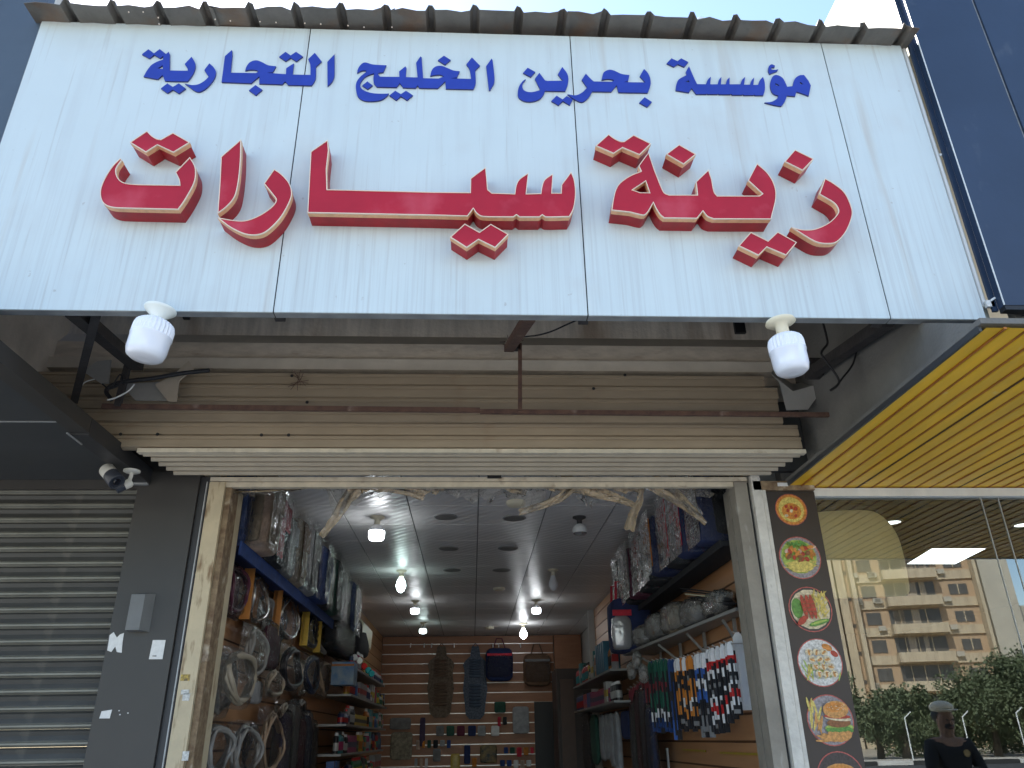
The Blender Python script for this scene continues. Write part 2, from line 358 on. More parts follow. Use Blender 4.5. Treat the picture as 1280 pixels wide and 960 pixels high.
# ------------------------------------------------------------------ shutter housing and roller shutter
sh = thing('roller_shutter', 'rolled up beige slatted shutter and housing over the open doorway', 'shutter', (0, 4.0, 2.95))
pitch = .0722
def slat_prof(y, z, h, d=.010):     # vertical slat: flat face, rolled lip, narrow groove at the joint
    return [(y + .012, z), (y - d * .1, z + h * .05), (y - d, z + h * .09), (y - d, z + h * .60), (y - d * .45, z + h * .64), (y - d * .45, z + h * .68), (y - d * 1.15, z + h * .73), (y - d * 1.1, z + h * .93), (y + .0, z + h * .985), (y + .012, z + h), (y + .03, z + h), (y + .03, z)]
for i in range(6):
    z = 2.972 + i * pitch
    x1 = 1.745 if i < 2 else (1.66 if i < 5 else 1.60)
    ob = extr(slat_prof(3.775 + .006 * (i % 2), z, pitch), -2.32 if i > 1 else -2.1, x1 + random.uniform(-.008, .008), None).build('slat', m_slat, sh)
ul = 5
for i in range(ul):      # slats of the underside, running back to the opening
    y0 = 3.797 + i * .076
    pr = [(y0, 2.985), (y0 + .003, 2.958), (y0 + .012, 2.944), (y0 + .022, 2.944), (y0 + .032, 2.962), (y0 + .060, 2.972), (y0 + .074, 2.985), (y0 + .074, 2.995), (y0, 2.995)]
    extr(pr, -1.69 + .012 * i, 1.74 - .012 * i, None, [0, 1, 1, 0, 0, 0, 0, 0, 0]).build('slat', [m_slat2, M('slat_lip', (.50, .43, .32), .45, var=.15)], sh)
g = MB(); g.box(-1.70, 1.752, 3.752, 3.79, 2.945, 2.966); g.build('edge_strip', m_rail, sh, label='pale cream angle strip along the housing edge')
g = MB(); g.box(-1.50, 1.62, 4.178, 4.195, 2.965, 3.42); g.build('housing_back', m_slat2, sh)
g = MB(); g.box(-1.47, 1.58, 4.20, 4.235, 2.935, 2.958); g.box(-1.45, 1.575, 4.215, 4.25, 2.905, 2.932); g.build('bottom_rail', m_rail, sh)
g = MB(); g.box(-.02, .06, 4.205, 4.212, 2.908, 2.925); a_ = P(617, 595, Y=4.19); g.v = []; g.f = []; g.m = []; g.sm = []
g.box(a_.x - .035, a_.x + .045, 4.19, 4.199, a_.z - .012, a_.z + .006); g.build('latch', m_black, sh)
g = MB()
for px, py in ((151, 543), (197, 543), (327, 544), (361, 544), (781, 469), (742, 486), (365, 470), (384, 503)):
    p = P(px, py, Y=3.755); g.lathe(p, [(.008, 0), (.009, .004)], (0, -1, 0), 8)
g.build('screw_heads', m_black, sh)

# guides / jambs
jl = thing('door_jamb', 'weathered cream steel door jamb left of the doorway with peeling paint', 'door frame', (-1.43, 4.3, 0))
g = MB(); g.box(-1.47, -1.385, 4.20, 4.26, 0, 2.93); g.build('frame_face', m_jamb, jl)
g = MB(); g.box(-1.383, -1.352, 4.225, 4.36, 0, 2.93); g.build('shutter_guide', m_jambrust, jl)
g = MB(); g.box(-1.40, -1.356, 4.365, 4.46, 0, 2.93); g.build('inner_frame', m_jamb, jl)
g = MB()
for px, py, w_, h_, mi in ((231, 868, 10, 6, 0), (231, 851, 11, 8, 1), (232, 876, 9, 9, 0), (231, 951, 8, 12, 0)):
    a = P(px - w_ / 2, py, Y=4.198); b = P(px + w_ / 2, py, Y=4.198); t = P(px, py - h_, Y=4.198)
    g.box(a.x, b.x, 4.1965, 4.1985, a.z, t.z, mi)
g.build('sticker', [M('sticker_white', (.7, .7, .66), .5, var=.5, vscale=60), M('sticker_yellow', (.65, .45, .08), .5, col2=(.05, .04, .03), vscale=50)], jl)
jr = thing('door_jamb', 'grey steel door jamb right of the doorway with flaking white edges', 'door frame', (1.6, 4.3, 0))
g = MB(); g.box(1.50, 1.575, 4.20, 4.30, 0, 2.93); g.build('frame_face', m_jambgrey, jr)
g = MB(); g.box(1.515, 1.545, 4.301, 4.46, 0, 2.93); g.box(1.503, 1.512, 4.32, 4.36, 0, 2.93); g.build('shutter_guide', m_jambgrey, jr)
g = MB(); g.box(1.592, 1.645, 4.17, 4.25, 0, 2.96); g.build('edge_trim', m_jambwhite, jr, label='flaking white painted edge strip')
g = MB(); g.box(1.576, 1.591, 4.22, 4.30, 0, 2.93); g.build('gap_strip', m_black, jr)

# ------------------------------------------------------------------ crumpled film hanging below the rail
def film_strand(name, label, pxs, wid, mat, y=4.27, seed=0, seg=3):
    rnd = random.Random(seed); m = MB(); pts = [P(a, b, Y=y + .01 * i) for i, (a, b) in enumerate(pxs)]
    path = []
    for i in range(len(pts) - 1):
        for k in range(seg): path.append(pts[i].lerp(pts[i + 1], k / seg))
    path.append(pts[-1]); V_ = []; W = 7; ph = [rnd.uniform(0, 6) for _ in range(3)]
    for i, p in enumerate(path):
        t = (path[min(i + 1, len(path) - 1)] - path[max(i - 1, 0)]).normalized(); n_ = Vector((t.z, 0, -t.x))
        wv = (wid[0] + (wid[1] - wid[0]) * i / (len(path) - 1)) * 1.9
        for k in range(W):
            s = (k / (W - 1) - .5) * wv
            V_.append(p + n_ * s + Vector((rnd.uniform(-.003, .003), .018 * math.sin(k * 1.9 + ph[0] + i * .25) + rnd.uniform(-.003, .003), rnd.uniform(-.002, .002))))
    F_ = [(i * W + k, i * W + k + 1, (i + 1) * W + k + 1, (i + 1) * W + k) for i in range(len(path) - 1) for k in range(W - 1)]
    m.add(V_, F_, 0, True); return m
fl = thing('plastic_film', 'torn tan plastic film hanging crumpled under the shutter rail', 'plastic film', (0, 4.28, 2.9))
def strand(*a, **k):
    film_strand('', '', *a, **k).build('film_strand', a[2], fl)
strand([(290, 601), (330, 606), (370, 605), (405, 602)], (.03, .02), m_filmdull, seed=1, seg=5)
strand([(293, 616), (340, 614), (380, 610), (408, 603)], (.006, .01), m_filmgold, seed=2)
strand([(452, 602), (436, 620), (418, 648), (402, 671)], (.05, .022), m_filmgold, seed=3, seg=4)
strand([(425, 602), (424, 620), (421, 645)], (.10, .03), m_filmdull, seed=4)
strand([(440, 603), (480, 610), (510, 616), (530, 623)], (.03, .02), m_filmgold, seed=5, seg=4)
strand([(450, 600), (490, 602), (540, 607), (590, 604), (640, 603)], (.04, .03), m_filmdull, seed=6, seg=6)
strand([(535, 603), (560, 612), (600, 610), (612, 603)], (.02, .03), m_filmdull, seed=7, seg=5)
strand([(718, 606), (700, 622), (672, 634), (649, 641)], (.03, .022), m_filmgold, seed=8, seg=5)
strand([(622, 603), (640, 612), (658, 616)], (.012, .02), m_filmgold, seed=9, seg=4)
strand([(700, 600), (740, 614), (775, 625), (800, 634)], (.05, .018), m_filmgold, seed=10, seg=5)
strand([(803, 606), (800, 625), (790, 645), (786, 663)], (.012, .034), m_filmgold, seed=11, seg=4)
strand([(815, 600), (840, 618), (862, 637), (882, 655)], (.06, .018), m_filmgold, seed=12, seg=5)
strand([(815, 598), (850, 606), (885, 612)], (.07, .05), m_filmdull, seed=13, seg=5)
strand([(655, 600), (700, 601), (760, 605), (820, 600)], (.04, .05), m_filmdull, seed=14, seg=7)
strand([(830, 606), (858, 622), (876, 645)], (.10, .02), m_filmdull, seed=15, seg=5)
strand([(665, 606), (668, 622), (655, 638)], (.10, .03), m_filmdull, seed=16, seg=4)

def film_curtain(x0, x1, y, ztop, hfun, seed, mat):
    rnd = random.Random(seed); m = MB(); n = int((x1 - x0) / .018); R_ = 6; V_ = []
    fold = 0; 
    for i in range(n + 1):
        x = x0 + (x1 - x0) * i / n; fold += rnd.uniform(-.6, 1.4); h = hfun(x) * rnd.uniform(.45, 1.05)
        for k in range(R_): V_.append((x + rnd.uniform(-.004, .004) * k, y + .02 * math.sin(fold + k * .5) * (.3 + k / R_), ztop - h * k / (R_ - 1)))
    m.add(V_, [(i * R_ + k, i * R_ + k + 1, (i + 1) * R_ + k + 1, (i + 1) * R_ + k) for i in range(n) for k in range(R_ - 1)], 0, True); m.build('film_fringe', mat, fl)
film_curtain(-1.34, -.74, 4.29, 2.935, lambda x: .05 + .02 * math.sin(x * 9), 1, m_filmdull)
film_curtain(-.76, .30, 4.30, 2.935, lambda x: .075 + .035 * math.sin(x * 8 + 1), 2, m_filmdull)
film_curtain(.20, .75, 4.29, 2.935, lambda x: .06 + .03 * math.sin(x * 13), 3, m_filmdull)
film_curtain(.60, 1.40, 4.31, 2.935, lambda x: .08 + .06 * math.sin(x * 6 + 4.2), 4, m_filmdull)
film_curtain(-.72, -.10, 4.28, 2.935, lambda x: .04 + .02 * math.sin(x * 17), 5, m_filmgold)
film_curtain(.30, 1.30, 4.28, 2.935, lambda x: .035 + .02 * math.sin(x * 15), 6, m_filmgold)

# ------------------------------------------------------------------ sign board
sg = thing('shop_sign', 'long pale blue-white composite sign board with streaked weathered panels', 'sign', (0, YS, 3.13))
xs = [-2.030, -.786, .4526, 1.692, 2.095]
for i in range(4):
    a, b = xs[i], xs[i + 1]
    g = MB(); g.box(a + .0025, b - .0025, YS, YS + .004, 3.13, 4.68)
    g.box(a + .0025, b - .0025, YS + .0045, YS + .042, 3.128, 3.131, 1)
    if i == 0: g.box(a, a + .0024, YS + .001, YS + .04, 3.13, 4.68, 1)
    if i == 3: g.box(b - .0024, b, YS + .001, YS + .04, 3.13, 4.68, 1)
    g.build('sign_panel', [m_sign, m_signlip], sg)
g = MB()
for z in (3.16, 3.9, 4.62): g.box(-2.0, 2.07, YS + .045, YS + .085, z, z + .04)
for x in (-1.98, -.79, .45, 1.69, 2.04): g.box(x - .02, x + .02, YS + .09, YS + .13, 3.16, 4.66)
g.build('back_frame', m_dsteel, sg)
g = MB(); g.box(xs[0], xs[-1], YS + .006, YS + .010, 3.14, 4.68); g.build('backing_sheet', m_black, sg)

def off(poly, d):
    n = len(poly); out = []
    area = sum(poly[i][0] * poly[(i + 1) % n][1] - poly[(i + 1) % n][0] * poly[i][1] for i in range(n))
    sgn = 1 if area > 0 else -1
    for i in range(n):
        p0 = Vector(poly[i - 1]); p1 = Vector(poly[i]); p2 = Vector(poly[(i + 1) % n])
        e1 = (p1 - p0); e2 = (p2 - p1)
        if e1.length < 1e-6 or e2.length < 1e-6: out.append(tuple(p1)); continue
        e1.normalize(); e2.normalize()
        n1 = Vector((-e1.y, e1.x)) * sgn; n2 = Vector((-e2.y, e2.x)) * sgn
        b = (n1 + n2); 
        if b.length < 1e-4: out.append(tuple(p1 + n1 * d)); continue
        b.normalize(); k = d / max(.45, b.dot(n1)); out.append(tuple(p1 + b * k))
    return out
def smooth(pts, sub=4):
    n = len(pts); out = []
    for i in range(n):
        p0, p1, p2, p3 = pts[i - 1], pts[i], pts[(i + 1) % n], pts[(i + 2) % n]
        s1, s2 = len(p1) > 2, len(p2) > 2
        out.append(Vector(p1[:2]))
        if s1 or s2:
            A, B = Vector(p1[:2]), Vector(p2[:2])
            t1 = (B - Vector(p0[:2])) * .5 if s1 else (B - A) * 1.0
            t2 = (Vector(p3[:2]) - A) * .5 if s2 else (B - A) * 1.0
            L_ = (B - A).length
            if t1.length > 1.3 * L_: t1 *= 1.3 * L_ / t1.length
            if t2.length > 1.3 * L_: t2 *= 1.3 * L_ / t2.length
            for k in range(1, sub):
                t = k / sub; t_2, t_3 = t * t, t * t * t
                out.append(A * (2 * t_3 - 3 * t_2 + 1) + t1 * (t_3 - 2 * t_2 + t) + B * (-2 * t_3 + 3 * t_2) + t2 * (t_3 - t_2))
    return out
def cr(ox, oy, s, pts): return [((p[0] / s + ox), (p[1] / s + oy)) + tuple(p[2:]) for p in pts]
def topl(pts, Y):
    q = [P(p[0], p[1], Y=Y) for p in smooth(pts)]; q = [(v.x, v.z) for v in q]
    out = [q[0]]
    for v in q[1:]:
        if (Vector(v) - Vector(out[-1])).length > .0008: out.append(v)
    return out
YF = YS - .088    # front of the red letters
def red_letter(label, pts, hole=None):
    q = topl(pts, YF); h = topl(hole, YF) if hole else None
    c = (sum(p[0] for p in q) / len(q), min(p[1] for p in q))
    t = thing('channel_letter', label, 'sign letter', (c[0], YS, c[1]), 'raised red channel letters on the sign')
    qi = off(q, .0030); hi_ = off(h, -.0026) if h else None
    m = MB(); m.poly([(x, YF, z) for x, z in qi], [[(x, YF, z) for x, z in hi_]] if h else []); m.build('letter_face', m_red, t)
    def wall(pp, y0, y1, m):
        n = len(pp)
        for i in range(n):
            a, b = pp[i], pp[(i + 1) % n]; m.quad((a[0], y0, a[1]), (b[0], y0, b[1]), (b[0], y1, b[1]), (a[0], y1, a[1]))
    m = MB()
    for o_, i_ in ((q, qi),) + (((h, hi_),) if h else ()):
        n = len(o_)
        for i in range(n):
            a, b, c_, d = o_[i], o_[(i + 1) % n], i_[(i + 1) % n], i_[i]
            m.quad((a[0], YF - .003, a[1]), (b[0], YF - .003, b[1]), (c_[0], YF - .003, c_[1]), (d[0], YF - .003, d[1]))
        wall(i_, YF - .003, YF + .001, m); wall(o_, YF - .003, YF + .003, m)
    m.build('edge_bead', m_white, t)
    m = MB(); wall(q, YF + .003, YF + .024, m)
    if h: wall(h, YF + .003, YF + .024, m)
    m.build('trim_band', m_cream, t)
    qq = off(q, .0015); m = MB(); wall(qq, YF + .0235, YS - .0005, m)
    if h: wall(off(h, -.0015), YF + .0235, YS - .0005, m)
    m.build('letter_return', m_redside, t)
s = 1
R1 = lambda p: cr(120, 155, 8, p); R2 = lambda p: cr(260, 165, 6.4, p); R3 = lambda p: cr(370, 165, 6.4, p); R4 = lambda p: cr(540, 185, 6.4, p)
R5 = lambda p: cr(735, 160, 8, p); R6 = lambda p: cr(750, 190, 8, p); R7 = lambda p: cr(870, 185, 6.4, p); R8 = lambda p: cr(910, 180, 8, p)
red_letter('pair of joined red dots above the leftmost red letter', R1([(340, 187), (512, 72), (560, 120, s), (610, 150, s), (650, 158), (772, 90), (940, 187), (775, 288), (615, 213), (500, 285)]))
red_letter('leftmost large red boat shaped letter with rising hooked end', R1([(245, 345), (165, 425, s), (85, 550, s), (45, 660, s), (50, 750, s), (90, 808, s), (170, 838, s), (300, 846), (825, 858), (900, 750, s), (985, 590, s), (1000, 480, s), (985, 410, s), (940, 335), (795, 485), (830, 560, s), (838, 615), (560, 610), (380, 605, s), (270, 585, s), (215, 530, s), (205, 450, s), (262, 362)]))
red_letter('tall narrow red stroke letter, second from the left', R2([(265, 62), (105, 200), (95, 400), (78, 655), (150, 600, s), (215, 520, s), (245, 400, s), (262, 230, s)]))
red_letter('red crescent letter crossing the left panel seam', R2([(530, 298), (448, 415), (520, 505, s), (545, 550, s), (500, 610, s), (400, 675, s), (290, 712, s), (180, 705, s), (75, 685), (180, 765, s), (300, 820, s), (400, 825, s), (480, 790, s), (580, 690, s), (650, 570, s), (672, 490, s), (650, 410, s), (590, 340, s)]))
red_letter('longest red letter group in the middle with a tall left stroke and three teeth',
    R3([(255, 65), (118, 160), (108, 350), (92, 648)]) + R4([(0, 540), (285, 548), (330, 488), (360, 528, s), (410, 552, s), (650, 555), (675, 538), (700, 555), (860, 555), (882, 538), (915, 555, s), (1100, 552), (1135, 480, s), (1150, 370, s), (1140, 260, s), (1113, 192), (1035, 295), (1032, 362), (960, 362), (968, 207), (900, 255, s), (878, 310, s), (870, 365), (755, 368), (772, 200), (700, 250, s), (672, 300, s), (660, 368), (480, 362), (447, 335), (440, 250), (430, 155), (308, 245), (305, 358), (0, 355)]) + R3([(250, 462), (245, 300), (262, 150)]))
red_letter('pair of joined red dots below the middle red letters', R4([(145, 715), (262, 608), (380, 675), (470, 610), (612, 692), (505, 800), (372, 735), (278, 800)]))
red_letter('pair of joined red dots above the red letter with a triangular hole', R5([(75, 180), (205, 65), (260, 105, s), (320, 135, s), (360, 138), (455, 72), (630, 160), (515, 272), (345, 200), (255, 258)]))
red_letter('single red diamond dot above the middle of the right red word', R5([(780, 265), (910, 168), (1080, 265), (955, 365)]))
red_letter('wide red letter group of the right word with a small triangular hole',
    R6([(485, 5), (385, 140), (410, 195), (300, 240, s), (200, 310, s), (155, 380, s), (130, 480, s), (115, 585), (300, 605), (430, 635, s), (470, 615, s), (500, 570, s), (532, 512), (560, 570, s), (600, 630, s), (640, 663), (970, 668), (1028, 595)]) +
    R7([(90, 550, s), (140, 570), (600, 572), (640, 400, s), (625, 290, s), (570, 200, s), (487, 125), (415, 262), (530, 368), (505, 385), (170, 385), (145, 350, s), (125, 250), (100, 175)]) +
    R6([(958, 300), (972, 432), (690, 432), (640, 405, s), (600, 320), (545, 180)]), R6([(325, 382), (455, 295), (495, 410), (400, 408)]))
red_letter('single red diamond dot above the rightmost red letter', R8([(565, 178), (668, 60), (855, 152), (745, 268)]))
red_letter('pair of joined red dots below the right red word', R7([(340, 785), (437, 675), (575, 745), (652, 672), (805, 757), (720, 860), (565, 795), (500, 862)]))
red_letter('rightmost red crescent letter', R7([(1030, 245), (1100, 285, s), (1190, 360, s), (1245, 480, s), (1245, 560, s), (1200, 670, s), (1130, 750, s), (1060, 768, s), (950, 750, s), (760, 635), (850, 655, s), (950, 650, s), (1060, 600, s), (1130, 530, s), (1135, 490, s), (1100, 440, s), (985, 372)]))

YB = YS - .008
def blue_letter(label, pts, holes=()):
    q = topl(pts, YB); hs = [topl(h, YB) for h in holes]
    m = MB(); m.poly([(x, YB, z) for x, z in q], [[(x, YB, z) for x, z in h] for h in hs])
    for pp in [q] + hs:
        for i in range(len(pp)):
            a, b = pp[i], pp[(i + 1) % len(pp)]; m.quad((a[0], YB, a[1]), (b[0], YB, b[1]), (b[0], YS - .0005, b[1]), (a[0], YS - .0005, a[1]), 1)
    m.build('flat_letter', [m_blue, m_bluesd], None, label=label, cat='sign letter', group='small blue letters along the top of the sign')
K = 10.6667
B1 = lambda p: cr(170, 50, K, p); B2 = lambda p: cr(260, 50, K, p); B3 = lambda p: cr(340, 50, K, p); B4 = lambda p: cr(435, 55, K, p)
B5 = lambda p: cr(520, 55, K, p); B6 = lambda p: cr(640, 60, K, p); B7 = lambda p: cr(730, 60, K, p); B8 = lambda p: cr(830, 60, 6.4, p)
blue_letter('blue joined dot pair at the far left end of the blue line', B1([(78, 190), (165, 122), (240, 178), (315, 120), (398, 185), (320, 243), (240, 195), (178, 245)]))
blue_letter('leftmost blue letter group with a small loop', B1([(435, 155), (450, 190), (448, 405), (690, 410), (685, 375, s), (650, 318), (740, 222), (785, 300, s), (790, 370, s), (755, 460, s), (685, 552), (385, 545), (370, 510), (352, 465), (290, 522), (100, 487), (150, 400, s), (210, 330, s), (290, 285, s), (360, 262), (365, 210), (400, 187)]), [B1([(285, 378), (355, 335), (358, 385)])])
blue_letter('blue joined dot pair under the leftmost blue letters', B1([(330, 645), (418, 578), (490, 625), (570, 578), (662, 645), (572, 712), (490, 660), (418, 708)]))
blue_letter('blue crescent letter second from the left of the blue line', B1([(978, 310), (1040, 370, s), (1065, 430, s), (1040, 520, s), (950, 630, s), (860, 685, s), (790, 680, s), (650, 580), (740, 600, s), (830, 590, s), (910, 545, s), (970, 490), (910, 400)]))
blue_letter('wide blue letter group crossing the left panel seam',
    B2([(320, 132), (225, 215), (180, 560), (575, 575), (685, 482), (682, 580), (990, 590), (1028, 550)]) +
    B3([(215, 598), (525, 605), (560, 560, s), (582, 500, s), (585, 355), (662, 285), (570, 170), (482, 255), (510, 330, s), (512, 465), (275, 460), (292, 310), (190, 375), (185, 455)]) +
    B2([(780, 437), (860, 430), (908, 350), (800, 335, s), (720, 295, s), (640, 270, s), (560, 295, s), (515, 350, s), (495, 408), (560, 395, s), (640, 400, s), (672, 418), (640, 440), (302, 435), (325, 200)]))
blue_letter('single blue dot under the blue group at the left seam', B2([(545, 670), (632, 600), (725, 662), (637, 735)]))
blue_letter('blue joined dot pair left of the left panel seam', B3([(95, 222), (180, 157), (248, 205), (320, 157), (412, 218), (325, 285), (248, 235), (182, 280)]))
blue_letter('lone blue upright stroke right of the left panel seam', B3([(832, 190), (738, 290), (740, 615), (800, 555, s), (830, 480, s), (834, 350)]))
blue_letter('wide blue letter group in the middle of the line with a deep left hook',
    B4([(512, 283), (330, 272, s), (230, 245, s), (170, 275, s), (130, 340, s), (122, 388), (180, 355, s), (245, 352), (235, 378), (160, 440, s), (110, 520, s), (108, 620, s), (140, 710, s), (220, 755, s), (320, 762, s), (430, 748, s), (500, 710, s), (545, 660), (420, 662, s), (300, 650, s), (200, 610, s), (162, 560, s), (175, 500, s), (240, 430, s), (350, 388), (338, 450, s), (345, 520, s), (385, 570), (650, 575), (690, 520), (735, 580), (905, 585), (928, 550), (950, 585)]) +
    B5([(290, 590), (390, 495), (398, 595), (765, 603), (795, 530, s), (795, 440, s), (790, 350), (853, 288), (745, 178), (672, 270), (715, 340, s), (735, 465), (465, 457), (545, 445), (583, 362), (500, 352, s), (420, 320, s), (340, 290, s), (260, 300, s), (210, 350, s), (190, 425), (260, 412, s), (330, 410, s), (372, 433), (300, 460), (95, 455), (75, 175)]) +
    B4([(965, 165), (908, 250), (928, 445), (770, 440), (780, 320), (765, 297), (682, 365), (685, 438), (425, 435), (400, 400, s), (415, 382), (470, 375)]))
blue_letter('small blue dot inside the deep hook', B4([(190, 552), (258, 498), (328, 550), (262, 602)]))
blue_letter('blue joined dot pair below the middle blue group', B4([(552, 685), (630, 622), (705, 670), (772, 622), (865, 683), (790, 748), (705, 695), (645, 748)]))
blue_letter('single blue dot above the middle blue group', B5([(292, 215), (372, 155), (462, 212), (388, 275)]))
blue_letter('lone blue upright stroke near the middle of the sign', B5([(1010, 192), (935, 295), (972, 615), (988, 615), (1040, 520, s), (1045, 420, s), (1022, 220)]))
blue_letter('small blue dot left of the middle panel seam', B6([(148, 330), (210, 262), (310, 318), (250, 385)]))
blue_letter('blue bowl shaped letter group left of the middle panel seam', B6([(185, 415), (140, 480, s), (145, 540, s), (180, 575, s), (260, 588, s), (380, 560), (305, 410), (365, 330), (440, 430), (470, 438), (680, 435), (612, 350), (670, 252), (730, 330, s), (752, 400, s), (742, 490, s), (710, 575), (440, 570), (420, 620, s), (370, 680, s), (270, 712, s), (170, 708, s), (90, 660, s), (78, 580, s), (100, 500, s), (150, 435, s)]))
blue_letter('blue joined dot pair at the middle panel seam', B6([(525, 705), (595, 635), (675, 685), (730, 640), (812, 683), (770, 760), (680, 705), (620, 762)]))
blue_letter('blue letter group right of the middle panel seam',
    B6([(985, 342), (930, 422), (1003, 525), (940, 590, s), (850, 630, s), (740, 615), (830, 680, s), (930, 720, s), (1000, 680, s), (1040, 630, s), (1070, 578)]) +
    B7([(365, 582), (435, 495), (460, 590), (850, 597), (885, 500, s), (885, 410, s), (850, 330, s), (800, 278), (745, 375), (820, 458), (525, 455), (590, 440), (607, 360), (500, 345, s), (400, 300, s), (330, 290, s), (260, 330, s), (235, 425), (320, 412, s), (405, 425), (370, 450), (130, 445), (90, 410, s)]))
blue_letter('single blue dot below the right half of the blue line', B7([(738, 728), (808, 655), (905, 718), (845, 785)]))
blue_letter('blue joined dot pair above the toothed blue group', B8([(22, 122), (60, 82), (108, 105), (138, 82), (195, 112), (162, 150), (112, 128), (80, 150)]))
blue_letter('blue letter group with a row of six small teeth', B8([(200, 145), (175, 190), (182, 215), (120, 250, s), (100, 290, s), (95, 338), (200, 355), (222, 320), (258, 368), (340, 368), (345, 362), (350, 368), (430, 368), (436, 362), (442, 370), (530, 370), (538, 364), (546, 374), (625, 374), (632, 368), (640, 376), (715, 376), (722, 370), (730, 378), (795, 378), (808, 330, s), (805, 270, s), (792, 230), (765, 262, s), (755, 295), (715, 295), (722, 235), (700, 260, s), (690, 293), (640, 293), (650, 230), (625, 255, s), (610, 290), (525, 290), (525, 235), (505, 255, s), (495, 290), (455, 290), (460, 230), (440, 255, s), (430, 290), (370, 290), (375, 228), (350, 255, s), (335, 290), (265, 288), (245, 250)]), [B8([(172, 270), (198, 258), (205, 275)])])
blue_letter('rightmost blue letter group with two round eyes', B8([(1120, 215), (1155, 260), (1175, 300), (1158, 382), (1085, 355), (1060, 348), (1050, 385), (985, 380), (965, 430, s), (940, 465), (880, 455, s), (805, 435), (860, 430, s), (905, 405, s), (915, 380), (870, 360, s), (850, 300, s), (865, 235, s), (900, 215, s), (950, 240, s), (980, 295), (985, 310), (1030, 305), (1045, 250, s), (1080, 220, s)]),
    [B8([(888, 280), (915, 291), (925, 305), (895, 298)]), B8([(1085, 270), (1105, 279), (1112, 292), (1090, 288)])])
blue_letter('tiny blue curl above the rightmost blue letters', B8([(835, 185), (838, 150, s), (860, 130, s), (888, 140), (885, 155), (862, 155, s), (860, 170, s), (890, 175), (915, 170), (905, 185), (845, 208)]))

# ------------------------------------------------------------------ corrugated canopy over the sign
cc = thing('corrugated_canopy', 'weathered grey corrugated metal canopy overhanging the top of the sign', 'canopy', (0, 3.2, 4.68))
def corr(x0, x1, pitch_, seed, z0):
    rnd = random.Random(seed); m = MB(); cols = []; x = x0
    prof_ = [(0, 0), (.055, .004), (.12, 0), (.160, 0), (.174, .034), (.192, .034), (.206, 0)]
    sc = pitch_ / .206; k = 0
    while x < x1:
        for (u, h) in prof_[:-1]:
            if x + u * sc > x1: break
            cols.append((x + u * sc, h))
        x += pitch_
    cols.append((x1, 0)); V_ = []
    sagr = [0, .03, .25, .6, 1.0]
    for j, tt in enumerate(sagr):
        for (xx, h) in cols:
            yy = 2.545 + tt * 1.40 + (rnd.uniform(-.010, .010) if j == 0 else 0)
            zz = z0 + h + (rnd.uniform(-.004, .004) if j == 0 else 0) + .06 * tt + .02 * math.sin(xx * 1.6 + 1)
            V_.append((xx, yy, zz))
    n = len(cols)
    top = [(x_, y_, z_ + .003) for (x_, y_, z_) in V_]
    F_ = [(j * n + i, j * n + i + 1, (j + 1) * n + i + 1, (j + 1) * n + i) for j in range(len(sagr) - 1) for i in range(n - 1)]
    m.add(V_, F_); m.add(top, [tuple(reversed(f)) for f in F_])
    e = len(V_)
    for i in range(n - 1): m.add([V_[i], V_[i + 1], top[i + 1], top[i]], [(0, 1, 2, 3)])
    return m
xx = -2.06
for i, wd in enumerate((.83, .83, .83, .83, .92)):
    corr(xx, min(xx + wd + .02, 2.13), .208, i, 4.690 + .004 * (i % 2)).build('roof_sheet', m_galv, cc); xx += wd
g = MB()
for px, py in ((161, 11), (179, 11), (198, 18), (199, 26), (269, 20), (288, 22), (325, 23), (345, 24), (381, 25), (401, 26), (435, 28), (455, 30), (490, 30)):
    p = P(px, py + 4, Y=2.56); g.lathe(p, [(.0035, 0), (.003, .003)], (0, -.4, -1), 6)
g.build('rivets', m_white, cc)
# white pipe end seen over the canopy
p = P(875, 26, Y=3.0); g = MB(); g.lathe((p.x, 3.0, p.z - .12), [(.03, 0), (.03, .11), (.024, .125), (.012, .13)], n=14); g.build('vent_pipe', m_wpvc, None, label='short cream pipe end poking above the canopy edge', cat='pipe')

# ------------------------------------------------------------------ sign support frame
fr = thing('support_frame', 'rusty steel angle frame holding the sign away from the wall', 'frame', (0, 3.6, 3.1))
YFm = 3.60
def seg(a, ya, b, yb, w_=.035, mat=m_rust, name='strut', wz=None):
    m = MB(); m.bar(P(*a, Y=ya), P(*b, Y=yb), w_, wz or w_); return m.build(name, mat, fr)
seg((128, 508), YFm, (600, 513), YFm, .020, wz=.024, name='cross_bar'); seg((600, 514.5), YFm, (1062, 519), YFm, .020, wz=.022, name='cross_bar')
seg((650, 514), YFm - .01, (650, 430), YFm - .01, .020, name='hanger')
seg((636, 436), YFm, (662, 396), 2.78, .05, name='strut', wz=.035)
seg((92, 389), 2.78, (172, 457), YFm, .06, m_dsteel, wz=.05); seg((121, 391), 2.80, (93, 500), YFm, .035, m_dsteel)
seg((162, 448), YFm - .01, (147, 508), YFm - .01, .028, m_dsteel, 'hanger')
seg((1110, 402), 2.78, (1012, 468), YFm, .055, m_dsteel, wz=.05); seg((1032, 462), YFm - .01, (1041, 519), YFm - .01, .030, m_dsteel, 'hanger')
g = MB(); p = P(1022, 462, Y=3.6); g.box(p.x - .06, p.x + .03, 3.56, 3.62, p.z - .05, p.z + .05); g.build('bracket_plate', m_dsteel, fr); g = MB(); p = P(643, 434, Y=3.6); g.box(p.x - .03, p.x + .03, 3.58, 3.61, p.z - .02, p.z + .02); g.build('bracket_plate', m_dsteel, fr)
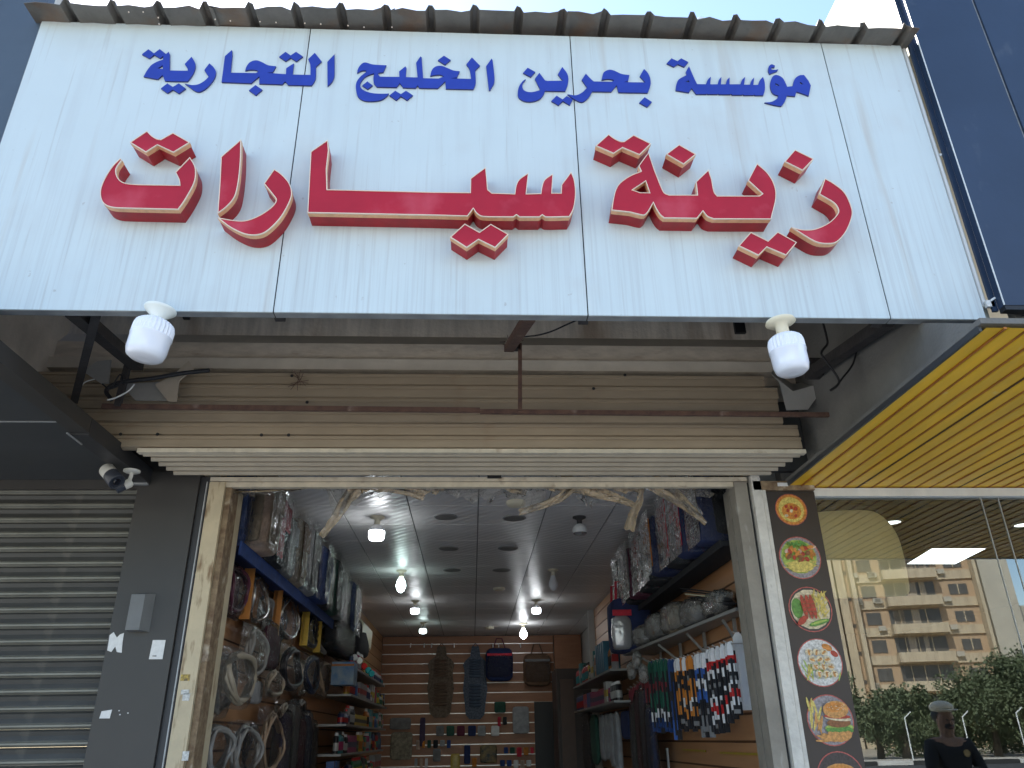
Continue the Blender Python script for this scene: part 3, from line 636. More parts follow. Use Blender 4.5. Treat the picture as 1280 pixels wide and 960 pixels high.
def cable(label, pts, r=.006, mat=m_black, name='cable', sub=6):
    q = []
    n = len(pts)
    for i in range(n - 1):
        p0 = pts[max(i - 1, 0)]; p1 = pts[i]; p2 = pts[i + 1]; p3 = pts[min(i + 2, n - 1)]
        for k in range(sub):
            t = k / sub; q.append(.5 * ((2 * p1) + (p2 - p0) * t + (2 * p0 - 5 * p1 + 4 * p2 - p3) * t * t + (3 * p1 - p0 - 3 * p2 + p3) * t ** 3))
    q.append(pts[-1]); m = MB(); m.tube(q, r, 6); return m.build(name, mat, None, label=label, cat='cable')
Q = lambda l, y: [P(a, b, Y=y) for a, b in l]
cable('thick black conduit sagging across the left bracket to the shutter housing', Q([(140, 500), (133, 488), (150, 478), (190, 473), (225, 467), (262, 463)], 3.55), .011)
cable('thin black cable looping beside the left bracket', Q([(140, 484), (150, 468), (152, 478), (138, 486), (128, 480)], 3.53), .004)
cable('pale loose wire end hanging by the left bracket', Q([(168, 480), (160, 489), (145, 497), (134, 500)], 3.52), .004, m_wpvc)
cable('thin pale wire left of the left bracket', Q([(97, 488), (106, 478), (118, 474)], 3.55), .003, m_wpvc)
cable('thin dark cable drooping from the sign beside the middle strut', Q([(729, 397), (710, 405), (690, 414), (672, 419), (655, 421)], 3.3), .004)
cable('black cable zigzagging down behind the right bulb', Q([(1028, 401), (1033, 420), (1034, 430), (1027, 440), (1030, 448), (1046, 470), (1048, 480), (1038, 488)], 3.2), .006)
cable('thin black cable hanging beside the dark neighbouring wall', Q([(1072, 432), (1066, 455), (1052, 474), (1046, 482)], 3.2), .005)
# dry grass nests
for (px, py, lab) in ((374, 476, 'dry twiggy nest caught on the shutter slats at left'), (639, 428, 'tuft of dry twigs caught on the cornice beside the middle strut')):
    m = MB(); rnd = random.Random(px); c = P(px, py, Y=3.74 if px < 500 else 3.8)
    for k in range(16):
        a = rnd.uniform(0, 2 * PI); L_ = rnd.uniform(.025, .07)
        m.bar(c + Vector((rnd.uniform(-.01, .01), 0, rnd.uniform(-.01, .01))), c + Vector((math.cos(a) * L_, -rnd.uniform(0, .02), math.sin(a) * L_)), .0022, .0022)
    m.build('dry_nest', m_rust, None, label=lab, cat='nest')
# torn cladding pieces at both ends of the beam
m_clad = M('torn_cladding', (.42, .41, .38), .5, var=.2, vscale=4)
def slab(pts, y, th, name, mats, label, cat, tilt=0):
    q = [P(a, b, Y=y) for a, b in pts]; m = MB(); n = len(q)
    fr_ = [Vector((v.x, v.y + tilt * (v.z - q[0].z), v.z)) for v in q]; bk = [v + Vector((0, th, 0)) for v in fr_]
    m.add(fr_, [tuple(range(n))]); m.add(bk, [tuple(range(n - 1, -1, -1))])
    for i in range(n): m.quad(fr_[i], bk[i], bk[(i + 1) % n], fr_[(i + 1) % n])
    return m.build(name, mats, None, label=label, cat=cat)
slab([(104, 464), (120, 450), (137, 448), (137, 480), (128, 481)], 3.68, .01, 'cladding_scrap', m_clad, 'bent grey cladding flap behind the left bracket', 'cladding', .2)
slab([(150, 480), (213, 476), (210, 503), (172, 503)], 3.72, .012, 'cladding_scrap', m_clad, 'grey cladding sheet hanging below the black conduit', 'cladding', .3)
slab([(213, 471), (235, 450), (242, 460), (224, 476), (222, 503), (211, 503), (194, 481)], 3.66, .008, 'cladding_scrap', M('cardboard_tan', (.50, .43, .34), .8, var=.15), 'torn tan board corner at the left end of the cornice', 'board', .1)
be = thing('boxed_beam_end', 'pale boxed beam end at the right of the shutter housing', 'beam', (1.7, 3.7, 3.3))
def hull(px4a, ya, px4b, yb, mats, name, parent):
    A = [P(a, b, Y=ya) for a, b in px4a]; B = [P(a, b, Y=yb) for a, b in px4b]; m = MB(); n = len(A)
    m.add(A, [tuple(range(n))]); m.add(B, [tuple(range(n - 1, -1, -1))])
    for i in range(n): m.quad(A[i], B[i], B[(i + 1) % n], A[(i + 1) % n])
    return m.build(name, mats, parent)
hull([(964, 467), (991, 489), (1031, 478), (1033, 480), (1010, 512), (983, 513), (975, 480)], 3.70, [(966, 463), (991, 480), (1028, 474), (1030, 478), (1008, 508), (982, 508), (973, 478)], 3.83, m_clad, 'box_face', be)

# ------------------------------------------------------------------ bulbs under the sign
def jar_bulb(label, pb, axis, r, hh, rosemat, wide, up=.05):
    ax = Vector(axis).normalized(); t = thing('light_bulb', label, 'light bulb', pb, 'white jar bulbs below the sign')
    pb = Vector(pb)
    m = MB(); m.lathe(pb, [(r * .78, 0), (r * .80, .006), (r * .74, .012), (r * .30, wide), (r * .30, wide + .012)] if rosemat is m_rosew else [(r * .80, 0), (r * .85, .01), (r * .6, .018), (r * .36, .022), (r * .36, .05), (r * .30, .052), (r * .30, .07)], ax, 24)
    m.build('holder', rosemat, t)
    b0 = pb + ax * ((wide + .010) if rosemat is m_rosew else .066)
    m = MB(); m.lathe(b0, [(r * .4, 0), (r * .72, .006), (r * .93, .018), (r * 1.0, .034), (r * 1.0, hh * .42)], ax, 56, flute=.06); m.build('heat_sink', m_bulbw, t)
    m = MB(); m.lathe(b0 + ax * hh * .42, [(r * 1.02, 0), (r * 1.02, .006), (r * .985, .010), (r * .97, hh * .38), (r * .88, hh * .52), (r * .70, hh * .575), (r * .3, hh * .59)], ax, 32); m.build('diffuser', m_bulbd, t)
pL = P(201, 386, Y=2.62); pR = P(975, 401, Y=2.60)
jar_bulb('left white jar bulb hanging tilted from the sign edge on a white holder', pL, (-.12, 0, -1), .075, .165, m_rosew, .042)
jar_bulb('right white jar bulb hanging from the sign edge on a cream holder', pR, (.06, 0, -1), .069, .165, m_rose, .0)

# ------------------------------------------------------------------ left neighbour
ls = thing('shop_shutter', 'closed charcoal roller shutter of the shop on the left', 'shutter', (-3.4, 4.27, 0))
pr = [(4.27, 0), (4.262, .006), (4.250, .010), (4.250, .018), (4.262, .028), (4.268, .050), (4.262, .070), (4.27, .0795), (4.29, .0795), (4.29, 0)]
m0 = extr([(a, b) for a, b in pr], -6.0, -1.82, None, [1, 1, 1, 1, 0, 0, 0, 0, 0, 0]); o0 = m0.build('slat', [m_shut, M('shutter_edge', (.24, .235, .20), .45, metal=.2, var=.3, vscale=4)], ls)
for i in range(1, 37): link('slat', o0.data, ORG[o0.name] + Vector((random.uniform(-.004, .004), 0, .080 * i)), ls)
pl = thing('clad_pillar', 'dark grey clad pillar left of the open doorway', 'pillar', (-1.68, 4.3, 0))
g = MB(); g.box(-1.854, -1.525, 4.19, 4.6, 0, 2.985); g.build('cladding', m_pillar, pl)
g = MB(); g.box(-1.523, -1.474, 4.21, 4.5, 0, 2.96); g.build('edge_channel', m_pillar2, pl)
g = MB(); g.box(-1.486, -1.480, 4.195, 4.209, 0, 2.93); g.build('edge_bead', m_seam, pl)
# meter cover
p0, p1 = P(160, 790, Y=4.185), P(197, 742, Y=4.185)
mb = thing('wall_box', 'grey metal cover box fixed on the dark pillar', 'box', ((p0.x + p1.x) / 2, 4.15, p0.z))
g = MB(); x0, x1, z0, z1 = p0.x, p1.x - .01, p0.z, p1.z
A = [(x0, 4.189, z0), (x1, 4.189, z0), (x1, 4.189, z1), (x0, 4.189, z1)]; B = [(x0 + .006, 4.13, z0 + .003), (x1 - .03, 4.13, z0 + .003), (x1 - .03, 4.13, z1 - .012), (x0 + .006, 4.13, z1 - .012)]
g.add(A + B, [(4, 5, 6, 7), (0, 1, 5, 4), (1, 2, 6, 5), (2, 3, 7, 6), (3, 0, 4, 7)]); g.build('cover', M('box_grey', (.16, .165, .165), .45, var=.15, vscale=8), mb)
def sticker(label, pts, cat='sticker', mat=None, y=4.187):
    q = [P(a, b, Y=y) for a, b in pts]; m = MB(); m.poly(q); 
    n = len(q); b = [v + Vector((0, .002, 0)) for v in q]
    for i in range(n): m.quad(q[i], b[i], b[(i + 1) % n], q[(i + 1) % n])
    return m.build('sticker', mat or m_stick, None, label=label, cat=cat)
m_stick = M('paper_white', (.78, .78, .76), .6, var=.15, vscale=40)
st = sticker('upright white sticker on the pillar below the grey box', [(186, 824), (191, 800), (207, 800), (203, 824)])
m = MB()
for k in range(9):
    a = P(190.5 + .55 * k, 820.5, Y=4.1855); m.box(a.x, a.x + .0016, 4.1845, 4.1855, a.z, a.z + .004)
m.build('caption_print', m_black, st)
sticker('torn white paper remnant on the left edge of the pillar', [(134, 813), (137, 794), (142, 790), (146, 797), (150, 793), (155, 791), (153, 803), (152, 816), (146, 815), (144, 808), (139, 815)])
sticker('small curled white paper scrap low on the pillar', [(124, 898), (127, 889), (140, 887), (137, 898)])
g = MB()
for px, py in ((148, 889), (149, 894), (159, 892)):
    p = P(px, py, Y=4.187); g.box(p.x, p.x + .006, 4.1865, 4.1885, p.z, p.z + .005)
g.build('paper_flecks', m_stick, pl)

lc = thing('dark_canopy', 'dark grey clad canopy soffit of the shop on the left', 'canopy', (-3, 3.3, 2.95))
ysm = P(60, 527, Z=2.95).y
g = MB(); g.box(-6, -1.875, 2.2, ysm - .004, 2.95, 2.98); g.build('soffit_panel', m_soffit, lc)
g = MB(); g.box(-6, -1.875, ysm + .004, 4.24, 2.95, 2.98); g.build('soffit_panel', m_soffit, lc)
g = MB(); g.box(-6, -1.875, ysm - .005, ysm + .005, 2.947, 2.97); g.build('joint_strip', m_seam, lc)
yj = P(113, 520, X=-1.80).y
g = MB(); g.box(-1.873, -1.79, 2.2, yj, 2.925, 3.0); g.build('edge_trim', m_pillar, lc)
g = MB(); g.box(-1.877, -1.79, yj + .004, 4.19, 2.915, 3.0); g.build('edge_trim', m_pillar2, lc)
g = MB(); g.box(-1.876, -1.795, 4.16, 4.185, 2.905, 2.914); g.box(-1.875, -1.868, 3.4, 3.55, 2.908, 2.914); g.build('bracket', m_seam, lc)
g = MB(); g.box(-6, -1.83, 4.22, 4.25, 2.895, 2.949); g.build('shutter_head', m_pillar, lc)
ln = thing('dark_sign', 'blank blue-grey composite sign board of the left neighbour, cut off by the frame', 'sign', (-4, 2.62, 3.1))
g = MB(); g.box(-6, -2.037, 2.66, 2.70, 3.0, 5.3); g.build('sign_panel', m_bluegrey, ln)
g = MB(); g.box(-6, -2.30, 3.0, 4.2, 3.2, 5.4); g.build('wall', m_stucco, ln)

# cctv cameras
m_cctv = M('cctv_white', (.72, .71, .66), .4, var=.1, vscale=20)
def cctv(label, base, d, L_, r, group='pair of white security cameras on the dark canopy'):
    base = Vector(base); t = thing('security_camera', label, 'camera', base, group); d = Vector(d).normalized()
    m = MB(); m.lathe(base, [(.042, 0), (.042, .008), (.034, .012), (.012, .014)], (0, 0, -1), 20); m.build('mount_plate', m_cctv, t)
    j = base + Vector((-.004, 0, -.062)); m = MB(); m.tube([base + Vector((0, 0, -.012)), base + Vector((.002, 0, -.03)), j], .010, 8); m.blob(j, (.014, .014, .014), 8); m.build('arm', m_cctv, t)
    a = j - d * L_ * .2 + Vector((0, 0, -.01)); m = MB(); m.lathe(a, [(r * .7, 0), (r, .01), (r, L_ * .45)], d, 20); m.build('body', m_cctv, t)
    m = MB(); m.lathe(a + d * (L_ * .45 + .001), [(r * 1.05, 0), (r * 1.08, L_ * .45), (r * .9, L_ * .47), (r * .85, L_ * .40)], d, 20); m.build('hood', M('cctv_hood', (.04, .045, .06), .35), t)
    m = MB(); m.lathe(a + d * L_ * .9, [(r * .5, 0), (r * .4, .006)], d, 16); m.build('lens', m_glassdark, t)
cctv('larger security camera of the pair, pointing down to the right', P(140, 573, Z=2.948), (.66, -.35, -.62), .15, .038)
cctv('smaller security camera right of the larger one, pointing down left', P(165, 588, Z=2.911), (-.75, -.3, -.55), .09, .024)

# ------------------------------------------------------------------ right neighbour
nb_ = thing('navy_sign', 'navy blue composite sign board of the restaurant on the right', 'sign', (3.6, 2.6, 3.1))
seamx = P(1262, 120, Y=2.6).x
g = MB(); g.box(2.150, seamx - .008, 2.60, 2.64, 3.17, 5.3); g.build('sign_panel', m_navy, nb_)
g = MB(); g.box(seamx + .008, 5.6, 2.60, 2.64, 3.17, 5.3); g.build('sign_panel', m_navy, nb_)
g = MB(); g.box(seamx - .008, seamx + .008, 2.610, 2.63, 3.17, 5.3); g.build('seam_strip', m_seam, nb_)
g = MB(); g.box(2.1465, 2.1495, 2.597, 2.602, 3.17, 5.3); g.build('edge_bead', m_wpvc, nb_)
g = MB(); g.box(2.128, 2.1495, 2.640, 2.652, 3.165, 5.3); g.build('return_edge', m_navy, nb_)
g = MB(); g.box(2.1505, 5.6, 2.602, 2.638, 3.150, 3.169); g.build('bottom_lip', m_black, nb_)
ch = thing('drain_channel', 'stained white metal channel running up between the two signs', 'channel', (2.1, 2.68, 3.15))
g = MB(); g.box(2.098, 2.104, 2.70, 3.3, 3.12, 4.66); g.build('back_plate', MATS['jamb_grey'], ch)
g = MB(); g.box(2.1045, 2.142, 2.69, 2.70, 3.13, 4.72); g.build('channel_web', M('channel_grey', (.42, .45, .42), .5, var=.3, vscale=6, vstretch=(1, 1, .4)), ch)
g = MB(); g.tube([(2.119, 2.672, 3.2), (2.119, 2.672, 4.70)], .0115, 10); g.build('white_pipe', m_wpvc, ch)
p = P(1183, 189, Y=2.63); g = MB(); g.box(p.x - .018, p.x + .010, 2.652, 2.656, p.z - .006, p.z + .006); g.lathe((p.x - .010, 2.651, p.z), [(.003, 0), (.002, .003)], (0, -1, 0), 8); g.build('clip', m_wpvc, ch)
p = P(1252, 372, Y=2.62); g = MB(); g.box(2.11, 2.142, 2.64, 2.66, p.z - .03, p.z); g.bar((2.11, 2.65, p.z - .015), (2.15, 2.64, p.z + .01), .01, .008); g.build('bottom_clip', m_wpvc, ch)
nw = thing('neighbour_building', 'grey and cream rendered side wall of the restaurant building', 'building', (3.5, 4.5, 0))
g = MB(); g.box(1.835, 1.86, 2.705, 3.93, 2.945, 4.60); g.build('side_wall', m_greyrender, nw)
g = MB(); tr = [(2.7045, 2.945), (2.7045, 3.142), (2.36, 2.945)]; g.add([(1.8355, a, b) for a, b in tr] + [(1.8595, a, b) for a, b in tr], [(0, 1, 2), (5, 4, 3), (0, 3, 4, 1), (1, 4, 5, 2), (2, 5, 3, 0)]); g.build('wall_gusset', m_greyrender, nw)
g = MB(); g.box(2.155, 5.6, 2.66, 8, 4.66, 5.6); g.build('parapet', m_creamwall, nw, label='bright cream parapet above the canopy')
g = MB(); g.box(2.23, 5.6, 2.66, 2.7, 2.99, 4.66); g.build('front_wall', m_greyrender, nw)
g = MB(); g.box(1.99, 2.14, 2.98, 3.0, 4.62, 4.70); g.build('ledge', m_creamwall, nw)
# yellow canopy
yc = thing('yellow_canopy', 'yellow corrugated canopy over the restaurant window', 'canopy', (3.5, 3.3, 2.9))
ZC = 2.90
XL = lambda y: 1.80
m = MB(); yr = [2.31, 4.235]; pit = .087; n = 44
g2 = MB()
for i in range(n):
    x = 1.815 + i * pit
    m.quad((x, yr[0], ZC), (x, yr[1], ZC), (x + .062, yr[1], ZC), (x + .062, yr[0], ZC))
    m.quad((x + .062, yr[0], ZC), (x + .062, yr[1], ZC), (x + .083, yr[1], ZC + .002), (x + .083, yr[0], ZC + .002))
    m.quad((x + .083, yr[0], ZC + .002), (x + .083, yr[1], ZC + .002), (x + pit, yr[1], ZC), (x + pit, yr[0], ZC))
m.build('yellow_sheet', m_yellow, yc)
def rib_mesh():
    m = MB(); m.box(0, .017, yr[0], yr[1], ZC + .0105, ZC + .016); return m
o0 = None
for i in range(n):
    x = 1.815 + i * pit + .066  # narrow orange strips give the sheet's grooves their deeper tone
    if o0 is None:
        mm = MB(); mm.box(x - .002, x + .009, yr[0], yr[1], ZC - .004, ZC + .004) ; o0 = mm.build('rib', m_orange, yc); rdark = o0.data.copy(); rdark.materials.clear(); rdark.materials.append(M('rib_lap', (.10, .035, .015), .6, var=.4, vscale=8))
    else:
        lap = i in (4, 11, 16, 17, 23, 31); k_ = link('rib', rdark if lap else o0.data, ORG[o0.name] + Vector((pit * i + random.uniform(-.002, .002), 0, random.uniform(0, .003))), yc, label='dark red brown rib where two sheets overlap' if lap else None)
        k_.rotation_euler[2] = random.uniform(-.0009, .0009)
g = MB(); g.box(1.80, 5.7, 2.31, 4.235, ZC + .018, ZC + .04); g.build('deck', m_greyrender, yc)
g = MB(); g.box(1.80, 5.7, 4.24, 4.32, 2.896, 3.1); g.build('leak_cover', m_greyrender, yc)  # added box closing the gap where daylight leaked in over the head rail
g = MB(); g.box(2.10, 5.7, 2.27, 2.308, ZC - .005, 3.02); g.build('front_fascia', M('fascia_white', (.62, .60, .55), .5, var=.2, vscale=8), yc)
g = MB(); g.box(1.800, 1.812, 2.33, 4.2, ZC - .003, ZC + .02); g.build('edge_flashing', M('flashing_dark', (.05, .055, .06), .4, stain=((.6, .6, .58), 9, (1, 1, 1), .64, .8)), yc)

# window
GX0, GX1 = 1.96, 6.0
rs = thing('restaurant_front', 'restaurant shopfront with tall glass panes under the yellow canopy', 'shopfront', (3.9, 4.25, 0))
g = MB(); g.box(1.67, GX1, 4.205, 4.29, 2.845, 2.893); g.build('head_rail', m_wpvc, rs)
g = MB(); g.box(GX0, GX1, 4.22, 4.27, 0, .12); g.build('sill_rail', m_wpvc, rs)
def glass_mat():
    m = bpy.data.materials.new('window_glass'); m.use_nodes = True; n = m.node_tree; n.nodes.clear(); L = n.links.new
    o = n.nodes.new('ShaderNodeOutputMaterial'); mx = n.nodes.new('ShaderNodeMixShader'); t = n.nodes.new('ShaderNodeBsdfTransparent'); t.inputs[0].default_value = (.80, .84, .82, 1)
    gl = n.nodes.new('ShaderNodeBsdfGlossy'); gl.inputs['Roughness'].default_value = .0; gl.inputs[0].default_value = (.95, 1, .98, 1)
    lw = n.nodes.new('ShaderNodeFresnel'); lw.inputs[0].default_value = 2.45
    L(lw.outputs[0], mx.inputs[0]); L(t.outputs[0], mx.inputs[1]); L(gl.outputs[0], mx.inputs[2]); L(mx.outputs[0], o.inputs[0]); MATS['glass'] = m; return m
m_glass = glass_mat()
jx = [GX0, P(1236, 660, Y=4.24).x, P(1258, 660, Y=4.24).x, 4.6, GX1]
for i in range(4):
    g = MB(); g.quad((jx[i] + .003, 4.24, .12), (jx[i + 1] - .003, 4.24, .12), (jx[i + 1] - .003, 4.24, 2.845), (jx[i] + .003, 4.24, 2.845)); g.build('glass_pane', m_glass, rs)
    if i: g = MB(); g.box(jx[i] - .002, jx[i] + .002, 4.236, 4.246, .12, 2.845); g.build('silicone_joint', M('silicone', (.40, .42, .41), .4), rs)
g = MB(); g.box(1.95, 6, 4.30, 11, 2.86, 2.9); g.build('room_ceiling', M('dark_ceiling', (.03, .032, .03), .6), rs)
g = MB(); g.box(1.95, 6, 11, 11.1, 0, 2.9); g.box(5.95, 6, 4.3, 11, 0, 2.86); g.box(1.93, 1.95, 4.3, 11, 0, 2.86); g.build('room_wall', M('room_wall', (.10, .09, .08), .7), rs)
g = MB(); g.box(1.95, 6, 4.3, 11, -.05, .02); g.build('room_floor', m_floor, rs)
# lamps inside restaurant
def ceil_quad(pts, Z, mat, name, label, cat, th=.01):
    q = [P(a, b, Z=Z) for a, b in pts]; m = MB(); up = Vector((0, 0, th)); n = len(q)
    m.add(q, [tuple(range(n))]); t_ = [v + up for v in q]
    for i in range(n): m.quad(q[i], t_[i], t_[(i + 1) % n], q[(i + 1) % n])
    return m.build(name, mat, None, label=label, cat=cat)
ceil_quad([(1134, 705), (1165, 686), (1232, 686), (1194, 705)], 2.858, m_panel, 'ceiling_light', 'glowing square ceiling panel light inside the restaurant', 'ceiling light')
for (px, py, lab) in ((1115, 653, 'small round downlight beside the square panel light'), (1279, 656, 'round downlight at the right edge of the photo')):
    p = P(px, py, Z=2.858); t = thing('downlight', lab, 'ceiling light', p, 'round restaurant downlights'); m = MB(); m.lathe(p, [(.055, 0), (.05, .004)], (0, 0, 1), 20); m.build('lamp', m_panel, t); m = MB(); m.lathe(p, [(.068, -.003), (.07, .002), (.056, .002), (.056, -.003)], (0, 0, 1), 20, caps=False); m.build('trim_ring', m_seam, t)
# beige rounded panel behind the glass
bp = [(1018, 640), (1085, 638, 1), (1108, 650, 1), (1123, 672, 1), (1132, 705, 1), (1137, 738, 1), (1132, 745), (1044, 748)]
q = [P(v[0], v[1], Y=4.25) for v in smooth(bp)]
m = MB(); m.poly(q); bk = [v + Vector((0, .02, 0)) for v in q]; m.poly(bk)
for i in range(len(q)): m.quad(q[i], bk[i], bk[(i + 1) % len(q)], q[(i + 1) % len(q)])
m.build('beige_panel', M('beige_panel', (.88, .74, .46), .7, var=.08), None, label='plain beige panel with a rounded corner just inside the restaurant window', cat='panel')

# menu strip
ms = thing('menu_board', 'tall dark brown menu strip with round food pictures beside the doorway', 'menu board', (1.81, 4.19, 0))
g = MB(); g.box(1.672, 1.957, 4.188, 4.204, .3, 2.868); g.build('board', M('menu_brown', (.038, .031, .028), .38, var=.12, vscale=5), ms)
g = MB(); g.box(1.648, 1.669, 4.175, 4.24, 0, 2.88); g.build('side_bead', m_jambwhite, ms)
g = MB(); g.box(1.60, 1.957, 4.17, 4.204, 2.872, 2.925); g.build('head_plaster', m_jambrust, ms)
g = MB(); p = P(972, 606, Y=4.168); g.box(p.x, p.x + .06, 4.166, 4.17, p.z - .008, p.z + .012); g.build('label_tag', m_stick, ms)
cols = dict(ring=(.55, .12, .10), plate=(.75, .74, .70), yel=(.78, .62, .16), red=(.50, .06, .03), org=(.72, .28, .05), grn=(.13, .33, .06), brn=(.30, .12, .04), bun=(.70, .34, .10), pnk=(.80, .55, .42), blk=(.06, .05, .05), cream=(.80, .68, .45), grey=(.35, .32, .33), lime=(.45, .60, .12))
fm = [M('print_' + k, v, .4, var=.5, vscale=70) for k, v in cols.items()]; fi = {k: i for i, k in enumerate(cols)}
def ell(m, c, rx, rz, mi, y, rot=0, n=28, a0=0, a1=2 * PI):
    pts = []
    for k in range(n):
        a = a0 + (a1 - a0) * k / (n - (0 if a1 - a0 > 6.2 else 1)); x, z = rx * math.cos(a), rz * math.sin(a)
        pts.append((c[0] + x * math.cos(rot) - z * math.sin(rot), y, c[1] + x * math.sin(rot) + z * math.cos(rot)))
    m.add(pts, [tuple(range(n))], fi[mi])
def dish(label, px, py, rpx, kind, seed):
    p = P(px, py, Y=4.187); e = P(px + rpx, py, Y=4.187); r = (e - p).length * 1.04; rnd = random.Random(seed); m = MB(); y = 4.1870; c = (p.x, p.z); dy = [y]
    def nxt(): dy[0] -= .0003; return dy[0]
    ell(m, c, r, r, 'ring', nxt()); ell(m, c, r * .955, r * .955, {'logo': 'org', 'grill': 'grey', 'kebab': 'blk', 'tawook': 'plate', 'burger': 'grey', 'bun': 'blk'}[kind], nxt())
    def spot(u, v, a, b, col, rot=0): ell(m, (c[0] + u * r, c[1] + v * r), a * r, b * r, col, nxt(), rot, 14)
    if kind == 'logo':
        ell(m, c, r * .80, r * .80, 'yel', nxt()); spot(0, -.1, .62, .52, 'org')
        for k in range(8): spot(rnd.uniform(-.4, .4), rnd.uniform(-.4, .3), .12, .09, rnd.choice(['red', 'red', 'cream']), rnd.random() * 3)
    if kind == 'grill':
        spot(-.05, .05, .85, .80, 'lime')
        for k in range(22): spot(rnd.uniform(-.7, .6), rnd.uniform(-.75, -.15), .24, .022, 'yel', rnd.uniform(-.5, .5))
        spot(-.05, -.42, .62, .28, 'yel')
        for k in range(30): spot(rnd.uniform(-.65, .65), rnd.uniform(-.1, .5), rnd.uniform(.1, .2), rnd.uniform(.06, .11), rnd.choice(['org', 'red', 'brn', 'pnk', 'org']), rnd.random() * 3)
        for k in range(8): spot(rnd.uniform(-.5, .3), rnd.uniform(.5, .7), .14, .06, 'grn', rnd.random() * 3)
    if kind == 'kebab':
        spot(0, 0, .90, .88, 'cream'); spot(-.6, .05, .26, .45, 'grn')
        for k in range(26): spot(rnd.uniform(.1, .75), rnd.uniform(-.3, .65), .26, .035, 'yel', rnd.uniform(.5, 2.2))
        for u in (-.3, -.08, .1):
            spot(u, .1, .11, .55, 'red', .12)
            for k in range(5): spot(u + .02, -.3 + k * .18, .10, .02, 'brn', .2)
        spot(-.5, -.5, .28, .14, 'red', .7); spot(.25, -.6, .50, .11, 'grn', .25); spot(.25, -.58, .40, .05, 'lime', .25)
    if kind == 'tawook':
        spot(.42, .62, .24, .14, 'org', -.4); spot(.7, .35, .18, .12, 'red', -.6)
        for k in range(24): spot(rnd.uniform(-.8, .8), rnd.uniform(-.6, -.05), .2, .03, rnd.choice(['yel', 'lime']), rnd.uniform(.6, 2.4))
        for k in range(12):
            u, v = -.45 + (k % 3) * .33 + (k // 3) * .09, .42 - (k // 3) * .30
            spot(u, v, .17, .14, 'cream'); spot(u, v - .02, .12, .05, 'bun', rnd.random() * 3); spot(u + .05, v + .05, .05, .02, 'brn')
    if kind == 'burger':
        for k in range(14): spot(rnd.uniform(-.85, -.4), rnd.uniform(-.3, .75), .30, .05, rnd.choice(['yel', 'bun']), rnd.uniform(1.0, 1.9))
        for k in range(8): spot(rnd.uniform(-.6, .1), rnd.uniform(-.85, -.6), .32, .05, 'bun', rnd.uniform(-.4, 0))
        spot(.28, -.55, .52, .28, 'bun'); spot(.3, -.30, .62, .16, 'lime', .02)
        for k in range(12): spot(-.2 + k * .09, -.36 + rnd.uniform(-.05, .05), .08, .08, 'grn', rnd.random())
        spot(.3, -.12, .52, .17, 'brn'); spot(.3, .05, .56, .09, 'cream', -.1); spot(.28, .13, .58, .09, 'red', -.05); spot(.26, .40, .56, .34, 'bun', .05); spot(.2, .5, .40, .20, 'org', .05)
        for k in range(20): spot(.26 + rnd.uniform(-.4, .4), .5 + rnd.uniform(-.15, .2), .025, .015, 'cream')
    if kind == 'bun':
        spot(0, .1, .75, .45, 'bun'); spot(0, .2, .6, .3, 'org')
    return m.build('food_picture', fm, ms, label=label)
dish('round red and orange emblem at the top', 989, 637, 19, 'logo', 1)
dish('round picture of grilled meat over noodles', 1000, 697, 25, 'grill', 2)
dish('round picture of kebab skewers with chips', 1013, 761.5, 26, 'kebab', 3)
dish('round picture of chicken skewers on a white plate', 1025, 828, 27, 'tawook', 4)
dish('round picture of a burger with chips', 1038, 900, 28, 'burger', 5)
dish('round picture of a bun, cut off by the frame', 1052, 973, 29, 'bun', 6)

# ------------------------------------------------------------------ shop interior shell
ZCL = 3.25
cl = thing('shop_ceiling', 'grey tiled suspended ceiling', 'ceiling', (0, 9, 3.25)); cl['kind'] = 'structure'; del cl['category']; del cl['label']
tx, ty = .537, .575
xl0 = P(601, 615, Z=ZCL).x - 3 * tx - .01; yl0 = P(640, 632, Z=ZCL).y - 2 * ty
m = MB(); m.box(0, tx - .011, 0, ty - .011, 0, .01); om = None
i = 0
for a in range(-1, 7):
    for b in range(18):
        x, y = xl0 + a * tx, yl0 + b * ty
        x0_, x1_ = max(x, -1.55), min(x + tx - .011, 1.71 if y < 11.2 else 1.88)
        if x1_ - x0_ < .05 or y > 14: continue
        full = (x1_ - x0_) > tx - .019
        if full and om is not None: link('ceiling_tile', om.data, Vector(((x0_ + x1_) / 2, y + (ty - .011) / 2, ZCL + .005)), cl); continue
        mm = MB(); mm.box(x0_, x1_, y, y + ty - .011, ZCL, ZCL + .01); o_ = mm.build('ceiling_tile', m_tile, cl)
        if full: om = o_
m = MB(); m.box(-1.555, 1.90, 4.6, 14.1, ZCL + .0105, ZCL + .02); m.build('grid', M('ceiling_grid', (.22, .22, .22), .5), cl)
# ceiling downlight holes
for i, (px, py) in enumerate(((557, 646.5), (643, 648), (561, 686), (635, 685.5), (565, 713), (627, 713))):
    p = P(px, py, Z=ZCL - .004); t = thing('recessed_light', '%s unlit round recessed ceiling light, %s of the centre line' % (['nearest', 'nearest', 'middle', 'middle', 'farthest', 'farthest'][i], ['left', 'right'][i % 2]), 'ceiling light', p, 'unlit recessed ceiling lights')
    m = MB(); m.lathe(p, [(.085, 0), (.085, .002)], n=24); m.build('aperture', M('aperture_dark', (.20, .20, .19), .4), t); m = MB(); m.lathe(p, [(.086, -.003), (.098, .0), (.098, .003), (.086, .003)], n=24, caps=False); m.build('rim', M('rim_grey', (.3, .3, .3), .4), t)
p = P(645, 627, Z=ZCL); t = thing('smoke_detector', 'round cream smoke detector behind the hanging film', 'smoke detector', p)
m = MB(); m.lathe(p, [(.075, 0), (.075, .02), (.06, .035), (.03, .04)], (0, 0, -1), 20); m.build('case', m_rose, t)
